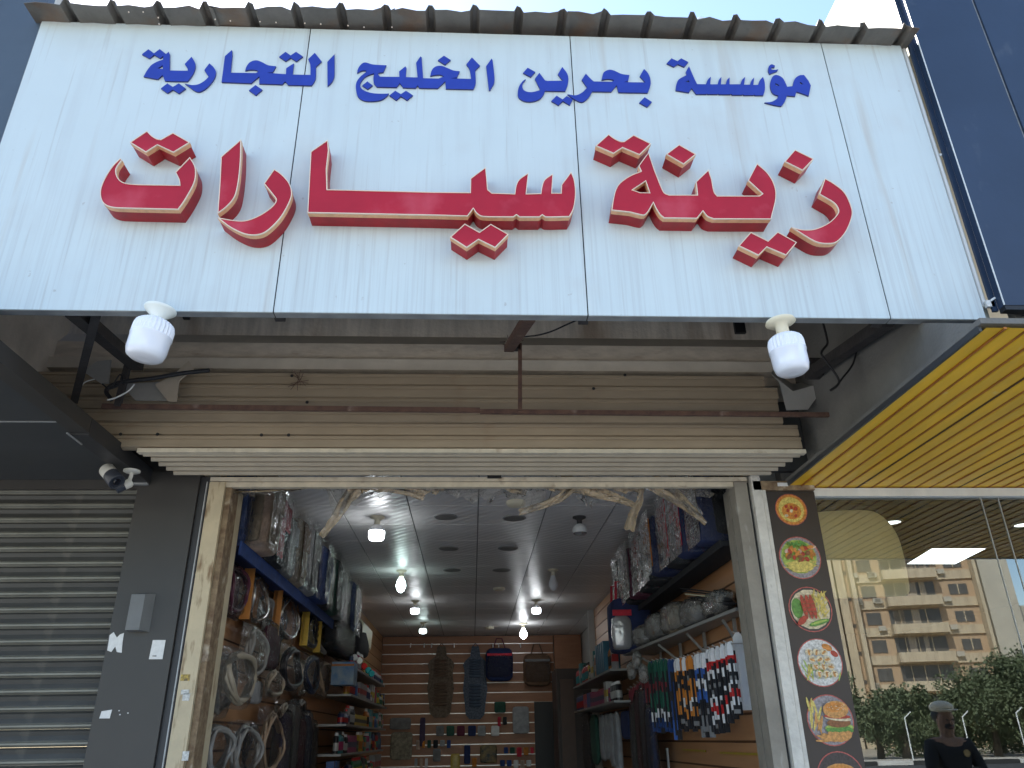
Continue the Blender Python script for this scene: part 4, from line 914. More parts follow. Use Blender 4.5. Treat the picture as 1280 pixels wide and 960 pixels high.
for px, py, lab in ((624, 735, 'small cream ceiling fitting halfway to the back'), (612, 784, 'small cream ceiling fitting near the back wall')):
    p = P(px, py, Z=ZCL); m = MB(); m.lathe(p, [(.07, 0), (.07, .02), (.04, .03)], (0, 0, -1), 16); m.build('ceiling_fitting', m_rose, None, label=lab, cat='ceiling fitting')
# ceiling bulbs
def cbulb(px, py, kind, label, mat, sc=1.0):
    p = P(px, py, Z=ZCL); t = thing('ceiling_bulb', label, 'light bulb', p, 'bulbs hanging from the shop ceiling'); d = (0, 0, -1)
    m = MB(); m.lathe(p, [(.055 * sc, 0), (.055 * sc, .01), (.03 * sc, .022), (.022 * sc, .03), (.022 * sc, .065 * sc)], d, 18); m.build('holder', m_rose if kind != 'ref' else m_dsteel, t)
    b = p - Vector((0, 0, .06 * sc))
    if kind == 'jar':
        m = MB(); m.lathe(b, [(.02 * sc, 0), (.045 * sc, .02), (.060 * sc, .04), (.06 * sc, .055 * sc)], d, 20); m.build('cap', m_bulbw, t)
        m = MB(); m.lathe(b - Vector((0, 0, .056 * sc)), [(.061 * sc, 0), (.060 * sc, .045 * sc), (.05 * sc, .062 * sc), (.02 * sc, .068 * sc)], d, 20); m.build('diffuser', mat, t)
    if kind == 'cfl':
        for a in range(4):
            u = Vector((math.cos(a * PI / 2), math.sin(a * PI / 2), 0)) * .022 * sc
            m = MB(); m.tube([b + Vector((0, 0, -.02)) + u * .5, b + Vector((0, 0, -.05)) + u * 1.4, b + Vector((0, 0, -.10 * sc)) + u * 2.0, b + Vector((0, 0, -.15 * sc)) + u * 1.2, b + Vector((0, 0, -.165 * sc))], .010 * sc, 6); m.build('tube', mat, t)
    if kind == 'bulb':
        m = MB(); m.lathe(b, [(.02, 0), (.03, .03), (.048 * sc, .08), (.05 * sc, .11), (.035, .15), (.01, .165)], d, 18); m.build('glass', mat, t)
    if kind == 'ref':
        m = MB(); m.lathe(b, [(.02, 0), (.05, .02), (.062, .05), (.058, .075)], d, 20); m.build('reflector', m_wpvc, t); m = MB(); m.lathe(b - Vector((0, 0, .0755)), [(.057, 0), (.045, .012), (.01, .018)], d, 20); m.build('front_glass', M('bulb_grey', (.6, .62, .65), .05, metal=.8), t)
cbulb(472, 646, 'jar', 'brightly lit jar bulb nearest the doorway on the left', m_lamp, 1.05)
cbulb(502, 713, 'cfl', 'lit spiral energy saving bulb, second on the left row', m_lampg, 1.0)
cbulb(519, 751, 'jar', 'lit jar bulb, third on the left row', m_lamp, .9)
cbulb(529, 778, 'jar', 'lit greenish jar bulb at the back of the left row', m_lampg, .9)
cbulb(724, 646, 'ref', 'unlit reflector bulb nearest the doorway on the right', m_lamp)
cbulb(691, 712, 'bulb', 'unlit pear bulb, second on the right row', m_bulbw, 1)
cbulb(670, 750, 'jar', 'lit jar bulb, third on the right row', m_lamp, .95)
cbulb(654, 779, 'bulb', 'lit pear bulb at the back of the right row', m_lamp, 1.2)

# slat walls
XLW, XRW, YBW = -1.54, 1.70, 13.95
def slatwall(name, label, axis, c, a0, a1, z0, z1, mat, first=None, bright=False, sign=1):
    t = thing(name, label, 'wall panel', ((a0 + a1) / 2, c, z0) if axis == 'x' else (c, (a0 + a1) / 2, z0)); ph = .157; z = z0; o0 = o1 = None; i = 0
    while z < z1:
        h = min(ph, z1 - z)
        if axis == 'x': b = (a0, a1, c, c + .02, z + .008, z + h - .006); gq = (a0, a1, c + .004, c + .02, z - .006, z + .008)
        else: b = (min(c, c - .02 * sign), max(c, c - .02 * sign), a0, a1, z + .008, z + h - .006); gq = (min(c - .006 * sign, c - .02 * sign), max(c - .006 * sign, c - .02 * sign), a0, a1, z - .006, z + .008)
        if h > ph - .001 and o0 is not None:
            link('slat_board', o0.data, ORG[o0.name] + Vector((0, 0, ph * i)), t); link('groove_strip', o1.data, ORG[o1.name] + Vector((0, 0, ph * i)), t)
        else:
            m = MB(); m.box(*b); oa = m.build('slat_board', mat, t); m = MB(); m.box(*gq); ob = m.build('groove_strip', m_alu if bright else m_groove, t)
            if o0 is None: o0, o1 = oa, ob
        z += ph; i += 1
    return t
zb = P(600, 793, Y=YBW).z
slatwall('slat_wall', 'brown slatted display wall with bright grooves across the back of the shop', 'x', YBW, XLW, P(693, 850, Y=YBW).x, zb - 15 * .157, 3.24, m_board, bright=True)
slatwall('slat_wall', 'orange brown slatted display wall along the left side', 'y', XLW, 4.62, 13.9, .15, 3.24, m_boardtan, sign=1)
slatwall('slat_wall', 'orange brown slatted display wall along the right side', 'y', XRW, 4.62, 11.1, .15, 3.24, m_boardtan, sign=-1)
# back right: door opening and partition
m = MB(); x0 = P(668, 900, Y=YBW).x; x1 = P(712, 850, Y=YBW).x; zt = P(690, 877, Y=YBW).z
m.box(x0, 1.88, YBW - .03, YBW - .01, 0, zt); m.build('dark_doorway', m_black, None, label='dark open doorway at the right of the back wall', cat='doorway')
m = MB(); m.box(P(694, 850, Y=YBW).x, 1.88, YBW - .008, YBW + .02, zt, 3.24); m.build('back_wall_infill', m_board, None, label='plain brown wall piece above the dark doorway', cat='wall panel')
m = MB(); m.box(1.62, 1.80, 11.12, 11.2, 0, 3.24); m.build('wall_return', m_conc, None, label='pale wall return at the end of the right display wall', cat='wall panel')
cb = thing('cabinet', 'dark tall cabinet standing beside the back doorway', 'cabinet', (1.5, 12.6, 0))
m = MB(); m.box(1.25, 1.85, 12.2, 12.9, 0, 2.55); m.build('carcass', M('dark_wood', (.05, .035, .03), .5, var=.2), cb); m = MB(); m.box(1.30, 1.50, 12.17, 12.199, .6, 2.4); m.build('door', M('dark_wood2', (.10, .06, .045), .5, var=.2), cb)
# AC unit on left wall
p0 = P(458, 808, X=-1.22)
ac = thing('air_conditioner', 'cream split air conditioner high on the left wall near the back', 'air conditioner', (-1.4, p0.y, p0.z))
zt_, zb_ = P(458, 779, X=-1.28).z, p0.z; y0 = p0.y
m = MB(); prf = [(-1.53, zt_), (-1.30, zt_), (-1.27, zt_ - .03), (-1.28, zb_ + .06), (-1.40, zb_), (-1.53, zb_)]
m.add([(a, y0, b) for a, b in prf] + [(a, y0 + .9, b) for a, b in prf], [(0, 1, 2, 3, 4, 5), (11, 10, 9, 8, 7, 6)] + [(i, i + 6, (i + 1) % 6 + 6, (i + 1) % 6) for i in range(6)]); m.build('case', M('ac_cream', (.62, .58, .42), .4), ac)
m = MB(); m.box(-1.375, -1.30, y0 + .05, y0 + .85, zb_ + .012, zb_ + .03); m.build('louvre', m_black, ac)
m = MB(); m.box(-1.53, -1.49, y0 + .82, y0 + .88, zb_ - .5, zb_ - .002); m.build('pipe_cover', m_conc, ac)

# ------------------------------------------------------------------ products: left wall
def fab(name, c, var=.3, vs=14, c2=None): return M('fabric_' + name, c, .85, var=var, vscale=vs, col2=c2, bump=.4, bscale=90)
f_navy = fab('navy', (.02, .035, .12)); f_blue = fab('blue', (.03, .07, .24)); f_tan = fab('tan', (.50, .36, .27)); f_red = fab('red', (.62, .04, .07)); f_black = fab('black', (.02, .022, .026))
f_grey = fab('grey', (.20, .20, .20)); f_beige = fab('beige', (.42, .34, .24)); f_brown = fab('brown', (.17, .10, .06)); f_green = fab('green', (.03, .10, .07)); f_maroon = fab('maroon', (.13, .02, .05)); f_lgrey = fab('light_grey', (.36, .37, .38))
f_purple = fab('purple', (.07, .05, .10)); f_orange = fab('orange', (.60, .22, .04)); f_white = M('print_white', (.72, .72, .72), .4, var=.2, vscale=20)
def pillow_box(m, x0, x1, y0, y1, z0, z1, mi=0, seed=0, jit=.05, pw=5):
    m.blob(((x0 + x1) / 2, (y0 + y1) / 2, (z0 + z1) / 2), ((x1 - x0) / 2, (y1 - y0) / 2, (z1 - z0) / 2), 12, mi, jit, seed, pw)
def bag(label, X0, X1, y, dy, z0, z1, f1, f2, seed, group, handle=None, lean=0):
    t = thing('seat_cover_bag', label, 'bag', ((X0 + X1) / 2, y, z0), group)
    m = MB(); pillow_box(m, X0 + .01, X1 - .01, y + .012, y + dy - .012, z0 + .01, z1 - .02, 0, seed, .03, 6); m.build('folded_cover', f1, t)
    w_ = X1 - X0; xa = X1 if X1 < 0 else X0; sg2 = 1 if X1 < 0 else -1
    m = MB(); m.box(*sorted((xa - sg2 * .012, xa - sg2 * .004)), y + dy * .15, y + dy * .5, z0 + .06, z1 - .06); m.box(*sorted((xa - sg2 * .012, xa - sg2 * .004)), y + dy * .502, y + dy * .88, z0 + .06 + (z1 - z0) * .4, z1 - .08); m.build('side_panel', f2, t)
    m = MB(); pillow_box(m, X0 + w_ * .35, X1 - w_ * .2, y + .004, y + .04, z0 + .05, z1 - .05, 0, seed + 1, .05, 6); m.build('contrast_panel', f2, t)
    m = MB(); xf_ = (X1 + .008) if X1 < 0 else (X0 - .008)
    crumple(m, lambda u, v: ((xf_, y - .008 + dy * u, z0 + (z1 - z0) * v), (1, 0, 0)), 9, 14, .009, seed)
    crumple(m, lambda u, v: ((X0 + (X1 - X0) * u, y - .008, z0 + (z1 - z0) * v), (0, -1, 0)), 8, 14, .008, seed + 1); m.build('plastic_wrap', m_film, t)
    if handle is not None:
        m = MB(); xc = (X0 + X1) / 2; m.tube([(xc - .07, y + .02, z1 - .02), (xc - .06, y + .01, z1 + .05), (xc + .06, y + .01, z1 + .05), (xc + .07, y + .02, z1 - .02)], .009, 6); m.build('handle', handle, t)
    return t
ZSH = 2.66
shf = thing('wall_shelf', 'long blue shelf of bagged seat covers high on the left wall', 'shelf', (-1.35, 6.2, ZSH))
m = MB(); m.box(-1.52, -1.35, 4.50, 8.4, ZSH - .018, ZSH); m.build('board', f_navy, shf)
m = MB(); m.box(-1.352, -1.34, 4.50, 8.4, ZSH - .07, ZSH + .01); m.build('front_edge', f_blue, shf)
bl = [('blue', f_blue, f_navy), ('tan', f_tan, f_beige), ('red and black', f_black, f_red), ('grey', f_grey, f_lgrey), ('beige striped', f_beige, f_brown), ('pale grey', f_lgrey, f_grey), ('bright blue', f_blue, f_navy), ('silver wrapped black', f_black, f_lgrey),
      ('dark green', f_green, f_grey), ('silver wrapped grey', f_grey, f_lgrey), ('black', f_black, f_grey), ('dark blue', f_navy, f_grey), ('charcoal', f_black, f_black)]
y = 4.52
for i, (nm, a, b) in enumerate(bl):
    dy = .13 if i == 0 else random.uniform(.30, .40)
    bag('%s seat cover bag on the upper left shelf, %s from the doorway' % (nm, ORDN[i]), -1.51, -1.335 if i == 0 else -1.25 + random.uniform(-.04, .03), y, dy, ZSH + .002, ZSH + random.uniform(.46, .56), a, b, i * 7, 'seat cover bags on the upper left shelf'); y += dy + .012

def on_left(px, py, X=-1.44): return P(px, py, X=X)
def ringpack(label, px, pt, pbm, wpx, ringmat, cardmat=None, film=m_film, X=-1.46, side='L', tubes=1, seed=0, thick=.016, text=None, bow=1):
    """steering wheel cover hung flat on the side wall: ring lies in the y-z plane"""
    cy = (pt + pbm) / 2; c = P(px, cy, X=X); top = P(px, pt, X=X).z; bot = P(px, pbm, X=X).z
    l = P(px - wpx / 2, cy, X=X).y; r = P(px + wpx / 2, cy, X=X).y
    hy = max(.06, abs(r - l) / 2); hz = (top - bot) / 2; zc = (top + bot) / 2; sg_ = 1 if side == 'L' else -1
    t = thing('wheel_cover', label, 'steering wheel cover', (X, c.y, bot), 'packed steering wheel covers on the left wall')
    if cardmat:
        m = MB(); m.box(*sorted((X - .03 * sg_, X - .026 * sg_)), c.y - hy, c.y + hy, bot, top); m.box(*sorted((X - .026 * sg_, X + .035 * sg_)), c.y - hy, c.y - hy + .012, bot, top); m.build('card', cardmat, t)
    thick *= .72; tubes += 1
    for k in range(tubes):
        rz = hz * (.88 - .045 * k); ry = hy * (.90 - .10 * k) if hy < hz else hy * .86
        pts = [(X + .010 * sg_ * (k + 1) + .010 * math.sin(a * 3 + k * 2 + seed) * sg_ + .014 * sg_ * math.sin(a * 2 + seed), c.y + ry * math.cos(a), zc + rz * math.sin(a)) for a in [2 * PI * q / 24 for q in range(24)]]
        m = MB(); m.tube(pts, thick, 8, closed=True); m.build('ring', ringmat, t)
    m = MB()
    def fs(u, v):
        yy = (u - .5) * 2; zz = (v - .5) * 2; k_ = max(0, 1 - max(abs(yy), abs(zz)) ** 3)
        return (X - .012 + .062 * k_, c.y + yy * hy * (1.08 - .06 * zz * zz), zc + zz * (hz + .012) * (1.02 - .08 * yy * yy)), (1, 0, 0)
    crumple(m, fs, 10, 14, .010, seed); m.build('plastic_sleeve', film, t)
    if text:
        cu = bpy.data.curves.new('lettering', 'FONT'); cu.body = text; cu.size = .034; cu.extrude = .0006; cu.align_x = 'CENTER'; cu.align_y = 'CENTER'
        cu.materials.append(m_white); tmp = bpy.data.objects.new('tmp', cu); me_ = bpy.data.meshes.new_from_object(tmp); bpy.data.objects.remove(tmp); to = bpy.data.objects.new('lettering', me_); COL.objects.link(to); to.parent = t
        W3 = Vector((X - .0, c.y - hy - .004, zc)); to.location = W3 - ORG[t.name] + Vector((.005, -.001, 0))
        # letters run up the narrow side of the pack that faces the street
        to.matrix_basis = Matrix.Translation(to.location) @ Matrix(((0, -1, 0, 0), (0, 0, -1, 0), (1, 0, 0, 0), (0, 0, 0, 1)))
    return t
card_o = M('card_orange', (.60, .25, .06), .5, var=.15); card_y = M('card_yellow', (.70, .48, .07), .5, var=.15); card_m = M('card_maroon', (.10, .03, .04), .5, var=.15)
chrome = M('chrome_ring', (.6, .58, .55), .2, metal=.8); r_black = M('rubber_black', (.02, .02, .024), .35); r_beige = M('vinyl_beige', (.40, .34, .25), .4, var=.2); r_grey = M('vinyl_grey', (.28, .27, .25), .4, var=.2); r_navy = M('vinyl_navy', (.02, .03, .07), .35); r_tan = M('vinyl_tan', (.42, .30, .20), .4, var=.2)
ringpack('maroon boxed steering wheel cover with vertical white lettering nearest the doorway', 292, 702, 772, 26, M('vinyl_wine', (.10, .03, .05), .3), card_m, seed=1, tubes=2, text='STEERING WHEEL COVER')
ringpack('orange carded chrome steering wheel cover, second in the top row', 320, 716, 782, 24, chrome, card_o, seed=2)
ringpack('orange carded black and silver steering wheel cover, third in the top row', 358, 742, 803, 26, chrome, card_o, seed=3, tubes=2, thick=.012)
ringpack('nearer of two yellow carded steering wheel covers', 388, 766, 812, 15, r_black, card_y, seed=4)
ringpack('farther of two yellow carded steering wheel covers', 403, 776, 820, 13, r_grey, card_y, seed=5)
ringpack('large beige steering wheel cover in clear wrap, nearest of the middle row', 297, 812, 884, 38, r_beige, None, m_filmdull, seed=6, tubes=2, thick=.022, X=-1.38)
ringpack('dull beige steering wheel cover half behind the large beige one', 275, 812, 896, 30, r_grey, None, m_filmdull, seed=7, tubes=1, thick=.02, X=-1.47)
ringpack('grey wrapped steering wheel cover above the large beige one', 316, 782, 850, 26, r_grey, None, m_filmdull, seed=8, thick=.018, X=-1.42, tubes=2)
ringpack('small beige wrapped cover below the maroon pouch', 340, 836, 872, 20, r_beige, None, m_filmdull, seed=9, thick=.016, tubes=2)
ringpack('black steering wheel cover in the middle row', 361, 806, 866, 24, r_black, None, m_film, seed=10, tubes=3, thick=.02)
ringpack('navy steering wheel cover, fourth in the middle row', 388, 817, 870, 17, r_navy, None, m_film, seed=11, tubes=2, thick=.018)
ringpack('tan steering wheel cover at the far end of the middle row', 403, 824, 873, 12, r_tan, None, m_filmdull, seed=12, tubes=2, thick=.016)
ringpack('black and silver ribbed cover at the lower left of the doorway', 266, 903, 975, 32, r_grey, None, m_film, seed=13, tubes=3, thick=.018, X=-1.42)
ringpack('grey ribbed cover beside the black and silver one in the bottom row', 302, 903, 978, 34, r_grey, None, m_film, seed=14, tubes=3, thick=.017, X=-1.42)
ringpack('brown bundled cover in shiny wrap in the bottom row', 335, 884, 972, 26, r_tan, None, m_film, seed=15, tubes=3, thick=.014)
xr = random.Random(5)
for i, (px, a, b, w_, mt, nm) in enumerate(((310, 902, 970, 18, r_black, 'black cover between the two grey ribbed ones'), (352, 876, 930, 18, r_beige, 'beige cover above the purple car mat'), (372, 872, 925, 16, r_grey, 'grey cover above the navy car mat'), (262, 826, 905, 20, r_tan, 'tan cover nearest the jamb in the middle row'),
        (328, 742, 790, 16, r_grey, 'small grey cover under the orange cards'), (376, 822, 872, 14, r_tan, 'thin tan cover between the black and navy ones'), (346, 752, 806, 12, r_black, 'thin black cover beside the orange card'))):
    ringpack(nm, px, a, b, w_, mt, None, m_film, X=-1.49, tubes=2, seed=40 + i, thick=.014)
def hang(name, cat, label, px, pt, pbm, wpx, mat, X=-1.45, th=.05, seed=0, film=None, group=None, jit=.08, pw=4):
    c = P(px, (pt + pbm) / 2, X=X); zt = P(px, pt, X=X).z; zb__ = P(px, pbm, X=X).z; hy = abs(P(px + wpx / 2, pt, X=X).y - P(px - wpx / 2, pt, X=X).y) / 2
    t = thing(name, label, cat, (X, c.y, zb__), group); m = MB(); pillow_box(m, X - th / 2, X + th / 2, c.y - hy, c.y + hy, zb__, zt, 0, seed, jit, pw); m.build('body', mat, t)
    if film: m = MB(); pillow_box(m, X - th / 2 - .01, X + th / 2 + .01, c.y - hy - .01, c.y + hy + .01, zb__ - .01, zt + .03, 0, seed + 3, .12, pw); m.build('plastic_sleeve', film, t)
    return t
hang('fabric_pouch', 'pouch', 'maroon fabric pouch between the wheel covers', 338, 782, 836, 20, f_maroon, film=m_film, seed=1)
hang('fabric_pouch', 'pouch', 'grey carded pouch behind the large beige cover', 318, 850, 880, 16, f_lgrey, seed=2, X=-1.5)
for i, (px, a, b, wd, mt, nm) in enumerate(((352, 892, 975, 12, f_purple, 'purple'), (362, 880, 975, 12, f_grey, 'charcoal'), (371, 898, 975, 10, f_maroon, 'wine red'), (379, 894, 975, 10, f_navy, 'navy'), (386, 905, 975, 9, f_black, 'black'))):
    hang('hanging_mat', 'car mat', '%s wrapped car mat hanging in the lower left rows' % nm, px, a, b, wd, mt, film=m_film, seed=20 + i, th=.10)
hang('hanging_mat', 'car mat', 'black mesh bundle under the far end of the upper left shelf', 424, 768, 822, 26, f_black, X=-1.38, th=.2, seed=31, film=m_film)
hang('hanging_mat', 'car mat', 'dark bundle just in front of the air conditioner', 446, 776, 822, 16, f_black, X=-1.38, th=.22, seed=32)

# product shelves on the left beyond the covers
m_steel = M('shelf_steel', (.30, .30, .29), .4, metal=.4, var=.2)
pal = [('white', (.66, .66, .63)), ('yellow', (.70, .50, .05)), ('green', (.04, .22, .10)), ('red', (.50, .03, .03)), ('black', (.02, .02, .025)), ('blue', (.04, .12, .38)), ('teal', (.03, .28, .30)), ('orange', (.60, .20, .03)), ('silver', (.42, .42, .43)), ('navy', (.02, .04, .13)), ('magenta', (.45, .03, .16))]
pmats = [M('plastic_' + n, tuple(q * .62 for q in c), .35, var=.25, vscale=25) for n, c in pal]; cap_m = [M('cap_black', (.02, .02, .02), .4), M('cap_white', (.7, .7, .7), .4), M('cap_red', (.5, .03, .03), .4)]
bot_me = {}
def bottle(kind, ci, loc, label, group, w_=.035, h=.2):
    key = (kind, ci, round(w_, 3), round(h, 3)); loc = Vector(loc)
    t = thing('bottle' if kind != 'box' else 'product_box', label, 'bottle' if kind != 'box' else 'box', loc, group)
    if key not in bot_me:
        m = MB()
        if kind == 'box': m.box(-w_, w_, -w_, w_, 0, h)
        elif kind == 'can': m.lathe((0, 0, 0), [(w_, 0), (w_, h * .8), (w_ * .7, h * .86)], n=10)
        else: m.lathe((0, 0, 0), [(w_, 0), (w_, h * .6), (w_ * .8, h * .72), (w_ * .3, h * .82)], n=10)
        ob = m.build('body', pmats[ci], t, origin=(0, 0, 0)); ob.location = (0, 0, 0); d = [('body', ob.data)]
        m = MB()
        if kind == 'box': m.box(-w_ * 1.02, w_ * 1.02, -w_ * 1.02, w_ * 1.02, h * .3, h * .62)
        else: m.lathe((0, 0, h * (.86 if kind == 'can' else .82)), [(w_ * (.7 if kind == 'can' else .34), 0), (w_ * (.6 if kind == 'can' else .34), h * .14)], n=8)
        ob = m.build('band' if kind == 'box' else 'cap', pmats[(ci * 3 + 1) % len(pmats)] if kind == 'box' else cap_m[ci % 3], t, origin=(0, 0, 0)); ob.location = (0, 0, 0); d.append((ob.name.split('.')[0], ob.data))
        if kind != 'box':
            m = MB(); m.lathe((0, 0, h * .14), [(w_ * 1.02, 0), (w_ * 1.02, h * .38)], n=10); ob = m.build('wrap_label', pmats[(ci * 5 + 2) % len(pmats)], t, origin=(0, 0, 0)); ob.location = (0, 0, 0); d.append(('wrap_label', ob.data))
        bot_me[key] = d
    else:
        for nm, me in bot_me[key]: o = bpy.data.objects.new(nm, me); COL.objects.link(o); o.parent = t
def product_shelf(nm, label, X0, X1, y0, y1, z, seed, sizes=(.10, .21), gap=.085, kinds=('bottle', 'can', 'box', 'bottle'), grp=None, skip=.08):
    rnd = random.Random(seed); t = thing('product_shelf', label, 'shelf', ((X0 + X1) / 2, (y0 + y1) / 2, z)); m = MB(); m.box(X0, X1, y0, y1, z - .02, z); m.build('board', m_steel, t)
    y = y0 + .06; i = 0; run = None
    while y < y1 - .04:
        if run is None or rnd.random() < .35: run = (rnd.choice(kinds), rnd.randrange(len(pal)), rnd.choice((.026, .031, .036)), round(rnd.uniform(*sizes), 2))
        if rnd.random() > skip:
            k, ci, w_, h = run; xf = (X1 - .06) if X0 < 0 else (X0 + .06)
            bottle(k, ci, (xf, y, z + .001), '%s %s, %s from the street on the %s' % (pal[ci][0], {'bottle': 'bottle', 'can': 'spray can', 'box': 'small box'}[k], ORDN[min(i, 19)] if i < 20 else '%dth' % (i + 1), nm), grp or ('goods on the ' + nm), w_, h); i += 1
        y += gap
for (nm, z, y0, y1, sd) in (('top left product shelf', 2.31, 8.6, 11.6, 1), ('second left product shelf', 2.04, 8.4, 12.0, 2), ('third left product shelf', 1.76, 8.2, 12.0, 3), ('fourth left product shelf', 1.50, 8.0, 11.8, 4), ('lowest left product shelf', 1.24, 7.8, 11.8, 5)):
    product_shelf(nm, 'narrow steel %s crowded with car care goods' % nm, -1.52, -1.22, y0, y1, z, sd, gap=.078)
hb = thing('product_box', 'large blue printed box at the front end of the left product shelves', 'box', (-1.36, 8.1, 2.05))
a, b = P(413, 856, Y=8.0), P(443, 827, Y=8.0); m = MB(); m.box(a.x, b.x, 8.0, 8.25, a.z, b.z); m.build('carton', M('box_blue', (.04, .14, .30), .4, col2=(.20, .26, .30), vscale=9), hb); m = MB(); m.box(a.x, b.x, 7.996, 7.999, b.z - .04, b.z - .02); m.build('yellow_band', pmats[7], hb)
# coloured discs on a cord
for i, (px, py, c) in enumerate(((449, 826, 0), (455, 833, 3), (460, 838, 6), (464, 842, 6), (443, 822, 8))):
    p = P(px, py, Y=8.7); m = MB(); m.lathe(p, [(.02, 0), (.036, .006), (.03, .02)], (.6, -1, 0), 14); m.build('reflector_disc', M('disc_' + pal[c][0], tuple(min(1, q * 1.5) for q in pal[c][1]), .2), None, label='%s round reflector hanging in a row by the left shelves%s' % (pal[c][0], '' if i != 3 else ', farthest of the row'), cat='reflector')

# ------------------------------------------------------------------ back wall goods
YG = YBW - .05
def bpt(px, py, y=YG): return P(px, py, Y=y)
def cushion(label, cx, pt, pb_, wpx, mats, seed):
    c = bpt(cx, (pt + pb_) / 2); zt, z0 = bpt(cx, pt).z, bpt(cx, pb_).z; hw = (bpt(cx + wpx / 2, 850).x - bpt(cx - wpx / 2, 850).x) / 2
    t = thing('seat_cushion', label, 'seat cover', (c.x, YG, z0), 'padded seat covers on the back wall'); H = zt - z0
    prof_ = [(0, .45), (.06, .75), (.20, .9), (.40, .98), (.58, .96), (.66, .9), (.74, 1.0), (.80, .85), (.86, .45), (.92, .40), (1.0, .28)]
    V_ = [(c.x + s_ * hw * w_ * (.95 + .05 * math.sin(h * 20)), YG - .02, z0 + H * h) for h, w_ in prof_ for s_ in (-1, 1)]; Vb = [(a, YG + .03, b) for a, _, b in V_]
    m = MB(); n = len(prof_); m.add(V_, [(2 * i, 2 * i + 1, 2 * i + 3, 2 * i + 2) for i in range(n - 1)]); m.add(Vb, [(2 * i + 1, 2 * i, 2 * i + 2, 2 * i + 3) for i in range(n - 1)])
    for i in range(n - 1):
        for s_ in (0, 1): m.quad(V_[2 * i + s_], V_[2 * i + 2 + s_], Vb[2 * i + 2 + s_], Vb[2 * i + s_])
    m.build('base', mats[0], t)
    for (h0, h1) in ((.16, .48), (.56, .82)):
        k = 7
        for i in range(k):
            za = z0 + H * (h0 + (h1 - h0) * i / k); m = MB(); pillow_box(m, c.x - hw * .5, c.x + hw * .5, YG - .045, YG - .015, za, za + H * (h1 - h0) / k * .9, 0, i, 0, 3); m.build('quilted_roll', mats[1], t)
    m = MB(); m.tube([(c.x - hw * .3, YG - .01, zt - .02), (c.x, YG - .01, zt + .05), (c.x + hw * .3, YG - .01, zt - .02)], .008, 6); m.build('strap', mats[1], t)
cushion('brown padded seat cover hanging on the left of the back wall', 551, 808, 897, 34, (fab('brown_weave', (.20, .15, .11), .5, 30), fab('brown_pad', (.15, .10, .07))), 1)
cushion('blue grey padded seat cover hanging beside the brown one', 594, 808, 899, 31, (fab('blue_weave', (.13, .16, .21), .6, 40), fab('steel', (.07, .10, .15))), 2)
def wall_bag(label, cx, pt, pb_, wpx, mat, mat2, hand):
    c = bpt(cx, 0 + (pt + pb_) / 2); zt, z0 = bpt(cx, pt).z, bpt(cx, pb_).z; hw = (bpt(cx + wpx / 2, 830).x - bpt(cx - wpx / 2, 830).x) / 2
    t = thing('carry_bag', label, 'bag', (c.x, YG - .1, z0)); m = MB(); pillow_box(m, c.x - hw, c.x + hw, YG - .16, YG, z0, zt, 0, 3, .05, 5); m.build('body', mat, t)
    m = MB(); pillow_box(m, c.x - hw * .92, c.x + hw * .92, YG - .19, YG - .1, z0 + .06, zt - .12, 0, 5, .08, 5); m.build('clear_front', m_film, t)
    m = MB(); m.box(c.x - hw * .9, c.x + hw * .9, YG - .168, YG - .16, zt - .13, zt - .09); m.build('piping', mat2, t)
    m = MB(); m.tube([(c.x - hw * .5, YG - .1, zt - .05), (c.x - hw * .2, YG - .08, zt + .16), (c.x + hw * .2, YG - .08, zt + .16), (c.x + hw * .5, YG - .1, zt - .05)], .01, 6); m.build('handle', hand, t)
wall_bag('navy and red zip bag with a clear front hanging on the back wall', 624, 811, 852, 34, f_navy, f_red, f_maroon)
wall_bag('brown zip bag in shiny clear plastic right of the navy bag', 671, 818, 858, 34, f_brown, f_grey, f_brown)
def flat_item(name, cat, label, x0, y0, x1, y1, mat, th=.03, dy=0):
    a, b = bpt(x0, y1), bpt(x1, y0); m = MB(); pillow_box(m, a.x, b.x, YG - th, YG + .02, a.z, b.z, 0, int(x0), .03, 8); return m.build(name, mat, None, label=label, cat=cat)
flat_item('patterned_cloth', 'cloth', 'pale leopard patterned cloth pinned low on the back wall', 487, 915, 516, 950, M('leopard', (.30, .27, .20), .8, col2=(.13, .11, .08), vscale=22))
flat_item('plate_blank', 'plate', 'plain grey rectangular plate near the dark doorway', 641, 883, 661, 917, f_lgrey)
flat_item('round_fan', 'fan', 'small round green wire fan below the navy bag', 618, 877, 632, 891, f_green, .05)
flat_item('printed_pouch', 'pouch', 'black and gold printed pouch low on the back wall', 600, 931, 621, 954, M('gold_black', (.25, .17, .05), .5, col2=(.02, .03, .03), vscale=12))
flat_item('small_pack', 'packet', 'slim blue and black packet beside the gold pouch', 580, 931, 588, 955, f_navy)
flat_item('hanging_sign', 'ornament', 'yellow diamond shaped ornament low on the back wall', 563, 942, 575, 962, pmats[1])
flat_item('hanging_tag', 'ornament', 'grey teardrop ornament hanging from a hook', 541, 936, 551, 952, f_grey)
flat_item('patterned_scarf', 'cloth', 'dark purple scarf hanging by the leopard cloth', 524, 897, 532, 933, f_purple)
flat_item('printed_card', 'card', 'dark printed card above the leopard cloth', 487, 897, 514, 912, f_grey)
for i, (px, nm, mt) in enumerate(((550, 'grey', f_grey), (563, 'green', f_green), (576, 'red', f_maroon), (590, 'navy', f_navy), (602, 'silver', f_lgrey), (619, 'white', f_white))):
    flat_item('key_pouch', 'pouch', '%s small key pouch in the row on the back wall' % nm, px - 5, 907, px + 5, 920, mt)
gr = random.Random(12)
gl_ = [('green', f_green), ('red', f_red), ('blue', f_blue), ('silver', f_lgrey), ('black', f_black), ('orange', f_orange), ('white', f_white), ('tan', f_tan)]
